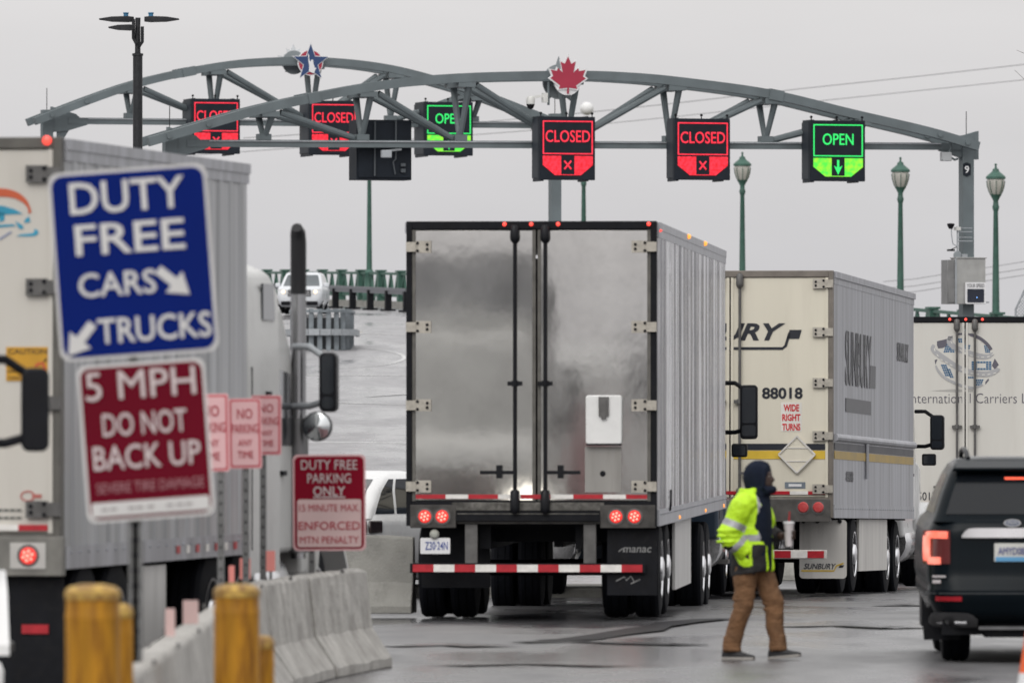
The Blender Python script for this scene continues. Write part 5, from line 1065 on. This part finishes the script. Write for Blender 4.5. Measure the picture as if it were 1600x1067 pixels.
m = MB(); m.prism(circ(.062, 24, ls(1582), sz(817), .024), o=(0, .06, 0), d=.004, back=.0); m.stroke(smooth2([(ls(1582) - .04, sz(817) - .006), (ls(1582) - .02, sz(817) + .008), (ls(1582), sz(817) - .004), (ls(1582) + .02, sz(817) + .006), (ls(1582) + .04, sz(817))]), .008, o=(0, .056, 0), d=.003, mi=1); m.build('emblem_face', [mat('emblem_navy', (.10, .12, .17), .3), chrome], em_)
m = MB(); m.prism(rrect(.305, .155, .01), o=(ls(1582), .085, sz(863)), d=.02, back=0); pl = m.build('licence_plate', mat('plate_cream', (.55, .55, .52), .4), S_)
m = MB(); m.box(ls(1582) - .14, ls(1582) + .14, .061, .066, sz(877), sz(870)); m.build('plate_band', mat('plate_sky', (.10, .30, .52), .4), pl)
m = MB(); m.text('AMYD08E', (ls(1583), .064, sz(861)), w=.25, h=.062, bold=.02); m.build('lettering', mat('plate_ink', (.08, .09, .22), .4), pl)
m = MB(); shell(m, [(1572, 746), (1692, 746), (1692, 753), (1572, 753)], .02, lambda x, z: .42); m.build('brake_light', emit('brake_strip', (1, .12, .06), 1.4), S_)
m = MB(); m.loft([[(s_ * .78, y, z) for s_, y, z in ((-1, .36, 1.625), (1, .36, 1.625), (.98, .62, 1.70), (-.98, .62, 1.70))], [(s_ * .76, y, z) for s_, y, z in ((-1, .34, 1.655), (1, .34, 1.655), (.96, .62, 1.735), (-.96, .62, 1.735))]]); m.build('spoiler', navy_paint, cab, bevel=.012)
for s_ in (-1, 1): m = MB(); m.tube([(s_ * .63, .62, 1.73), (s_ * .64, .75, 1.785), (s_ * .64, 1.6, 1.81), (s_ * .64, 2.4, 1.79), (s_ * .64, 2.5, 1.74)], .022, 8); m.build('roof_rail', black_gloss, cab)
m = MB(); m.box(ls(1457), ls(1478), .05, .06, sz(902), sz(899)); m.box(ls(1457), ls(1470), .04, .05, sz(911), sz(906)); m.build('badge', chrome, S_)
m = MB(); m.box(-.86, .86, .25, 4.7, .24, .42); m.box(-.5, .4, .2, .9, .22, .34); m.build('underbody', black, S_)
for s_ in (-1, 1): m = MB(); m.prism([(-.17, 0), (.14, 0), (.16, .28), (-.19, .28)], o=(s_ * .84, .55, .19), d=.01); m.build('mud_guard', black, S_)
m = MB(); m.tube([(ls(1600) + .05, .12, sz(812)), (ls(1640), .15, sz(806))], .016, 8); m.build('wiper', black, cab)
m = MB(); band(m, list(np.linspace(1446, 1818, 30)), 926, 928, .004)
m.build('bumper_seam', mat('seam_grey', (.05, .055, .06), .3), S_)
# --- white hatchback behind the barrier
wl = [(.28, .80, .14, 4.3), (.45, .90, .03, 4.42), (.62, .925, .0, 4.48), (.85, .93, .03, 4.46), (1.0, .915, .05, 4.3), (1.08, .88, .10, 3.9)]
wg = [(1.04, .88, .10, 3.3), (1.2, .84, .24, 2.95), (1.40, .75, .50, 2.45), (1.53, .67, .78, 2.1), (1.60, .57, 1.05, 1.9), (1.63, .42, 1.2, 1.75)]
Dh = 106.0; yw = 31
X = (570 - 800) * Dh / F; c = (X - .93 * math.cos(R(yw)), Dh + .93 * math.sin(R(yw)), gz(Dh) - .04)
Hc, hb_, hc_ = car('white hatchback half hidden between the parking sign and silver trailer', c, R(-yw), white, wl, wg, 1.10, 1.53, .345, (.85, 3.5), .80, side=(.16, .28), pillars=(.2, .58), category='car')
for s_ in (-1, 1):
    m = MB(); m.box(s_ * .93 - .03, s_ * .93 + .01, .12, .42, .86, 1.02); m.box(s_ * .80 - .1, s_ * .80 + .1, .02, .12, .86, 1.02); m.build('tail_light', mat('smoked_lens', (.03, .018, .018), .2, coat=.5), Hc, bevel=.02)
    m = MB(); m.box(s_ * .985 - .09, s_ * .985 + .09, 2.75, 2.9, 1.02, 1.16); m.build('mirror', white, Hc, bevel=.03)
    for y in (1.55, 2.45): m = MB(); m.box(s_ * .93 - .012, s_ * .93 + .02, y, y + .2, .88, .91); m.build('door_handle', chrome, Hc)
m = MB(); m.prism(rrect(.5, .12, .01), o=(0, .05, .75), d=.03); m.build('licence_plate', sgn_white, Hc)
# --- white SUV coming over the bridge
fl_ = [(.30, .82, .1, 4.75), (.45, .93, .03, 4.84), (.65, .985, .0, 4.86), (.90, .985, .02, 4.84), (1.08, .97, .05, 4.72), (1.18, .93, .08, 4.5)]
fg = [(1.15, .93, .1, 3.75), (1.3, .90, .15, 3.45), (1.6, .82, .28, 2.95), (1.76, .75, .36, 2.7), (1.82, .66, .5, 2.55)]
Dw = 376.0; wh2 = mat('pearl_white', (.62, .64, .67), .3, coat=.3, var=.04)
Wc, wb_, wc_ = car('white SUV with lit headlights coming over the bridge behind the crash barrier', ((481 - 800) * Dw / F, Dw, gz(Dw)), R(180 - 3), wh2, fl_, fg, 1.2, 1.70, .38, (.95, 3.75), .84, side=(.35, .3), pillars=(.33, .66), name='oncoming_car', glass=glassy('car_glass_blue', (.05, .065, .075), .06))
fy = 4.84
head = emit('headlight_glow', (1, .80, .60), 1.6)
for s_ in (-1, 1):
    m = MB(); m.loft([[(s_ * x, y, z) for x, y, z in ((.55, fy - .02, .82), (.93, fy - .22, .86), (.93, fy - .25, 1.06), (.55, fy - .06, 1.02))], [(s_ * x, y, z) for x, y, z in ((.55, fy + .05, .83), (.92, fy - .1, .87), (.92, fy - .14, 1.05), (.55, fy + .0, 1.01))]]); h_ = m.build('headlight', mat('headlamp_shell', (.5, .5, .5), .2, coat=.5), Wc)
    m = MB(); m.lathe([(.085, 0), (.06, .03), (0, .04)], (s_ * .70, fy + .02, .93), axis='y', n=12); m.build('headlight_bulb', head, h_)
    m = MB(); m.box(s_ * 1.06 - .11, s_ * 1.06 + .11, 3.2, 3.35, 1.16, 1.34); m.build('mirror', wh2, Wc, bevel=.03)
    m = MB(); m.box(s_ * .67 - .02, s_ * .67 + .02, .7, 2.5, 1.83, 1.87); m.build('roof_rail', black_gloss, wc_)
m = MB(); m.box(-.5, .5, fy, fy + .05, .74, 1.02); gl_ = m.build('grille', black_gloss, Wc)
m = MB()
for z in (.80, .88, .96): m.box(-.47, .47, fy + .05, fy + .07, z - .012, z + .012)
m.box(-.09, .09, fy + .05, fy + .075, .82, .98); m.build('grille_bar', chrome, gl_)
m = MB(); m.box(-.8, .8, fy - .12, fy + .05, .34, .52); m.build('lower_grille', black, Wc); m = MB(); m.prism(rrect(.32, .15, .01), o=(0, fy + .05, .6), n=(0, 1, 0), d=.02); m.build('licence_plate', sgn_white, Wc)
# ------------------------------------------------------------------ person walking across the lane
def ering(c, rx, ry, n=24, tilt=0.0, px=2.0):
    c = Vector(c); out = []
    for k in range(n):
        t = 2 * math.pi * k / n; a, b = math.cos(t), math.sin(t)
        a = math.copysign(abs(a) ** (2 / px), a); b = math.copysign(abs(b) ** (2 / px), b)
        out.append(c + Vector((rx * a, ry * b, tilt * rx * a)))
    return out
def remesh(mb, name, mats, parent, vox, smooth_it=6, noise=0.0, seed=0):
    o = mb.build('tmp', mats[0], None, smooth=0)
    md = o.modifiers.new('r', 'REMESH'); md.mode = 'VOXEL'; md.voxel_size = vox
    if smooth_it: sm = o.modifiers.new('s', 'SMOOTH'); sm.iterations = smooth_it; sm.factor = .5
    if noise:
        tx = bpy.data.textures.new('folds', 'CLOUDS'); tx.noise_scale = .11; tx.noise_depth = 2
        dp = o.modifiers.new('d', 'DISPLACE'); dp.texture = tx; dp.strength = noise; dp.mid_level = .5; dp.texture_coords = 'GLOBAL'
    bpy.context.view_layer.update(); dg = bpy.context.evaluated_depsgraph_get()
    me = bpy.data.meshes.new_from_object(o.evaluated_get(dg)); me.name = name
    bpy.data.objects.remove(o); me.materials.clear()
    for m_ in mats: me.materials.append(m_)
    me.polygons.foreach_set('use_smooth', [True] * len(me.polygons))
    q = bpy.data.objects.new(name, me); col.objects.link(q); q.parent = parent; return q
Dp_ = 73.2; pp = P(1183, 640, Dp_)
man = thing('person', 'man in yellow hi-vis jacket and brown trousers crossing the lane with a cup', 'person', (pp.x, Dp_, 0), R(-20))
man.scale = (.965,) * 3
skin = mat('dark_skin', (.045, .024, .017), .55, var=.1, scale=6); hood_m = mat('navy_hood', (.006, .010, .022), .85, var=.2, scale=9, spec=.2); hivis = mat('hi_vis_yellow', (.50, .80, .015), .6, var=.10, scale=7, bump=.2, bscale=14)
tape_m = mat('silver_tape', (.36, .36, .38), .45, .1, var=.1, scale=12); jblack = mat('jacket_black', (.022, .021, .022), .75, var=.25, scale=9, spec=.25); canvas = mat('brown_canvas', (.17, .085, .038), .85, var=.22, scale=6, bump=.5, bscale=16, dirt=.3, dcol=(.07, .035, .018)); shoe_m = mat('black_shoe', (.012, .012, .014), .6); sole_m = mat('shoe_sole', (.32, .30, .28), .6)
# joints (x forward, y: minus is the near side)
shN, elN, wrN = Vector((-.06, -.215, 1.42)), Vector((-.17, -.275, 1.11)), Vector((-.03, -.195, .93))
shF, elF, wrF = Vector((-.03, .185, 1.42)), Vector((.03, .235, 1.13)), Vector((.20, .13, 1.10))
hpB, knB, anB = Vector((-.07, -.09, .90)), Vector((-.10, -.10, .50)), Vector((-.20, -.10, .10))
hpF, knF, anF = Vector((-.03, .09, .90)), Vector((.12, .09, .51)), Vector((.17, .09, .11))
# body: one continuous figure under the clothes
b = MB()
b.loft([ering((-.05, 0, .86), .12, .16), ering((-.045, 0, 1.0), .11, .15), ering((-.05, 0, 1.2), .12, .16), ering((-.05, 0, 1.38), .12, .19), ering((-.04, 0, 1.46), .08, .14), ering((-.01, 0, 1.50), .058, .06), ering((.02, 0, 1.56), .056, .058)])
b.loft([ering((.055, 0, 1.515), .03, .035), ering((.055, 0, 1.53), .075, .058), ering((.05, 0, 1.56), .092, .068), ering((.042, 0, 1.60), .096, .073), ering((.038, 0, 1.64), .098, .076), ering((.032, 0, 1.68), .095, .074), ering((.022, 0, 1.715), .078, .062), ering((.015, 0, 1.735), .045, .038)])
b.tube([(.125, 0, 1.645), (.150, 0, 1.60), (.135, 0, 1.585)], [.012, .020, .012], 8)                      # nose
b.tube([(.115, -.028, 1.558), (.137, 0, 1.56), (.115, .028, 1.558)], [.009, .012, .009], 8)               # lips
b.tube([(.118, -.045, 1.658), (.128, -.02, 1.662)], .010, 6); b.tube([(.118, .045, 1.658), (.128, .02, 1.662)], .010, 6)   # brows
for s_ in (-1, 1): b.tube([(.03, s_ * .076, 1.65), (.02, s_ * .088, 1.62), (.03, s_ * .078, 1.59)], [.012, .014, .01], 6)  # ears
for p3, r3 in (((shN, elN, wrN), (.058, .046, .034)), ((shF, elF, wrF), (.058, .046, .034)), ((hpB, knB, anB), (.085, .06, .045)), ((hpF, knF, anF), (.085, .06, .045))): b.tube(p3, list(r3), 12)
# hands: palm, four fingers of different lengths, thumb at the side of the palm
cup = Vector((.265, .10, 1.125))
b.tube([wrF, Vector((0.230, 0.155, 1.105)), Vector((0.275, 0.155, 1.115))], [.034, .04, .034], 10)
for i, (dz, ln) in enumerate(((.035, .95), (.012, 1.05), (-.012, 1.0), (-.034, .8))):
    b.tube([Vector((0.270, 0.160, 1.115 + dz)), Vector((0.305, 0.135, 1.115 + dz)), Vector((.315 - .01 * (1 - ln), .095, 1.113 + dz)), Vector((.302, .065 + .02 * (1 - ln), 1.112 + dz))], [.012, .0105, .0095, .008], 8)
b.tube([Vector((0.235, 0.145, 1.14)), Vector((0.228, 0.100, 1.155)), Vector((0.245, 0.058, 1.15))], [.015, .012, .009], 8)
b.tube([wrN, Vector((-.01, -.17, .89)), Vector((.0, -.15, .86))], [.034, .042, .036], 10)
for i, ln in enumerate((.95, 1.05, 1.0, .8)):
    o_ = Vector((.02 - .018 * i, -.175, .825 - .004 * i)); b.tube([o_, o_ + Vector((.012, .012, -.035 * ln)), o_ + Vector((.012, .03, -.062 * ln))], [.012, .0105, .0085], 8)
b.tube([Vector((.01, -.19, .86)), Vector((.03, -.18, .84)), Vector((.035, -.17, .81))], [.015, .012, .009], 8)
body = remesh(b, 'person_body', [skin], man, .008, 3)
# eyes
m = MB()
for s_ in (-1, 1): m.lathe([(.011 * math.sin(math.pi * k / 6), -.011 * math.cos(math.pi * k / 6)) for k in range(7)], (.118, s_ * .031, 1.636), n=10)
m.build('eyes', mat('eye_white', (.25, .22, .2), .3), body)
# trousers
b = MB()
b.loft([ering((-.05, 0, .84), .15, .19, px=2.4), ering((-.045, 0, .92), .155, .20, px=2.4), ering((-.04, 0, 1.02), .15, .19, px=2.4)])
for hp, kn, an, fo in ((hpB, knB, anB, -.01), (hpF, knF, anF, .01)):
    mid = hp.lerp(kn, .5); cal = kn.lerp(an, .5)
    b.tube([hp + Vector((0, 0, .06)), hp.lerp(kn, .2), mid, kn + Vector((.012, 0, 0)), cal + Vector((-.01, 0, 0)), an + Vector((-.005, 0, .03)), an + Vector((.0, 0, -.03))], [.118, .116, .102, .088, .080, .077, .082], 20)
    for k in range(4): c_ = an + Vector((-.005, 0, .0 + .032 * k)); b.lathe([(.076, -.012), (.088 - .002 * k, 0), (.076, .012)], c_, n=16)
    for k in range(3): c_ = kn + Vector((-.01, 0, -.06 + .05 * k)); b.lathe([(.080, -.012), (.093, 0), (.080, .012)], c_, n=16)
tr_ = remesh(b, 'trousers', [canvas], man, .011, 4, .022)
# shoes
for an, lift, nm in ((anB, 0.0, 0), (anF, .10, 1)):
    m = MB(); x, y = an.x, an.y; zt = lambda d: (d + .08) * lift * (1 if d > -.08 else 0)
    secs = [(-.09, .035, .085), (-.06, .042, .105), (0, .045, .11), (.06, .046, .085), (.12, .05, .062), (.17, .046, .05), (.205, .028, .04)]
    m.loft([[Vector((x + d, y + a * w_, .022 + zt(d) + c * (h_ - .022))) for a, c in ((-1, 0), (-1, .55), (-.6, 1), (.6, 1), (1, .55), (1, 0))] for d, w_, h_ in secs]); sh = m.build('shoe', shoe_m, man, bevel=.008)
    m = MB(); m.loft([[Vector((x + d, y + a * (w_ + .006), zt(d) + c * .026)) for a, c in ((-1, 0), (-1, 1), (1, 1), (1, 0))] for d, w_, h_ in secs]); m.build('sole', sole_m, sh, bevel=.004)
# hooded sweatshirt (torso strip that shows and the hood)
b = MB()
b.loft([ering((-.035, 0, .80), .165, .20, px=2.3), ering((-.035, 0, 1.0), .165, .20, px=2.3), ering((-.04, 0, 1.2), .165, .20, px=2.3), ering((-.03, 0, 1.36), .15, .19), ering((-.01, 0, 1.45), .12, .13), ering((.02, 0, 1.50), .115, .105), ering((.05, 0, 1.54), .115, .095)])
b.loft([ering((.0, 0, 1.46), .10, .10), ering((.0, 0, 1.53), .112, .10), ering((-.005, 0, 1.60), .125, .108), ering((.0, 0, 1.67), .125, .108), ering((.012, 0, 1.725), .112, .095), ering((.022, 0, 1.76), .078, .065), ering((.02, 0, 1.778), .03, .03)])
b.tube([(.10, -.085, 1.50), (.13, -.05, 1.515), (.15, 0, 1.52), (.13, .05, 1.515), (.10, .085, 1.50)], .035, 10)
b.tube([(.085, -.095, 1.52), (.095, -.10, 1.62), (.09, -.08, 1.70), (.095, 0, 1.745), (.09, .08, 1.70), (.095, .10, 1.62), (.085, .095, 1.52)], .018, 8)
hood = remesh(b, 'hooded_top', [hood_m], man, .010, 4, .012)
# hi-vis jacket: open front shell with sleeves
b = MB()
levels = [(.765, -.045, .185, .215), (.85, -.045, .19, .222), (1.0, -.05, .185, .222), (1.15, -.055, .18, .222), (1.28, -.06, .175, .222), (1.38, -.06, .165, .218), (1.44, -.06, .15, .19), (1.48, -.05, .12, .14), (1.53, -.045, .105, .125)]
N_ = 32; OP = R(19); rings_o = []; rings_i = []
for z, cx, rx, ry in levels:
    op = OP * (1 if z > .9 else .9)
    for lst, k_ in ((rings_o, 1.0), (rings_i, .86)):
        lst.append([Vector((cx + rx * k_ * math.cos(t), ry * k_ * math.sin(t) , z + .03 * math.cos(t) * (z < .8))) for t in np.linspace(op * .62, 2 * math.pi - op, N_)])
q = len(levels); vs = [v for r_ in rings_o for v in r_] + [v for r_ in rings_i for v in r_]; off = q * N_; fs = []
for i in range(q - 1):
    for k in range(N_ - 1):
        a_ = i * N_ + k; fs.append((a_, a_ + 1, a_ + N_ + 1, a_ + N_)); fs.append((off + a_ + 1, off + a_, off + a_ + N_, off + a_ + N_ + 1))
    for k in (0, N_ - 1): a_ = i * N_ + k; fs.append((a_, a_ + N_, off + a_ + N_, off + a_))
for k in range(N_ - 1):
    for i in (0, q - 1): a_ = i * N_ + k; fs.append((a_, a_ + 1, off + a_ + 1, off + a_))
b.add(vs, fs)
b.tube([shN + Vector((.03, .06, .01)), shN + Vector((-.01, -.01, -.05)), shN.lerp(elN, .55), elN + Vector((-.005, -.005, .02)), elN + Vector((.01, 0, -.05)), elN.lerp(wrN, .6), wrN + Vector((-.012, .0, .02))], [.095, .102, .096, .094, .092, .080, .066], 20)
b.tube([shF + Vector((.0, -.05, .01)), shF + Vector((0, .01, -.05)), shF.lerp(elF, .55), elF, elF.lerp(wrF, .5), wrF + Vector((-.03, .005, 0))], [.09, .092, .086, .08, .07, .058], 18)
for k in range(3): b.lathe([(.085, -.014), (.112, 0), (.085, .014)], elN + Vector((-.005, 0, -.055 + .05 * k)), n=16)
jk = remesh(b, 'hi_vis_jacket', [hivis, tape_m, jblack], man, .0095, 5, .034)
def segd(p, a, b_):
    ab = b_ - a; t = max(0, min(1, (p - a).dot(ab) / ab.length_squared)); return (p - (a + ab * t)).length, t
mi_ = []
for f_ in jk.data.polygons:
    p = f_.center; k = 0
    dU, tU = segd(p, shN, elN); dL, tL = segd(p, elN, wrN); arm = min(dU, dL) < .115 and p.y < -.16 and p.x < .02 - .0 and (dU < .125 or dL < .10) and p.y < -.2 + (.02 if p.z < 1.3 else 0)
    ang = math.atan2(p.y, p.x + .05)
    edge = (p.x > .06 and -.52 < ang < .6)
    far_arm = segd(p, elF, wrF)[0] < .095 and p.x > .09 and p.y > .08
    arm = arm or (p.x < -.215 and p.z > .92)
    if far_arm: k = 2
    elif arm:
        if dU < dL and .60 < tU < .78: k = 1
        elif dL < dU and .33 < tL < .56: k = 1
    else:
        if p.z < 1.03 and not edge: k = 2
        if 1.055 < p.z < 1.12 and not edge: k = 1
        if p.z > 1.12 and -.98 < ang < -.76 and p.z < 1.47: k = 1
        if p.z > 1.12 and .72 < ang < .90: k = 1
    if not arm and p.z < 1.0 and p.y < -.15 and not edge: k = 2
    mi_.append(k)
jk.data.polygons.foreach_set('material_index', mi_)
# drinks cup with straw, held in the far hand
e = thing('drink_cup', 'white takeaway cup with red straw held by the walking man', 'cup', man.matrix_world @ Vector((0, 0, 0)))
bpy.context.view_layer.update(); wc_p = man.matrix_world @ cup; e.location = wc_p - Vector((0, 0, .11))
m = MB(); m.lathe([(.030, 0), (.044, .19), (.047, .20)], n=20); m.build('cup_body', mat('cup_white', (.62, .58, .58), .5, var=.08, scale=12), e)
m = MB(); m.lathe([(.049, .195), (.049, .207), (.040, .212), (.0, .213)], n=20); m.build('lid', sgn_white, e)
m = MB(); m.tube([(0, 0, .2), (.004, 0, .27), (.006, 0, .30)], .006, 8); m.build('straw', red_refl, e)
kill(truck_wheel)
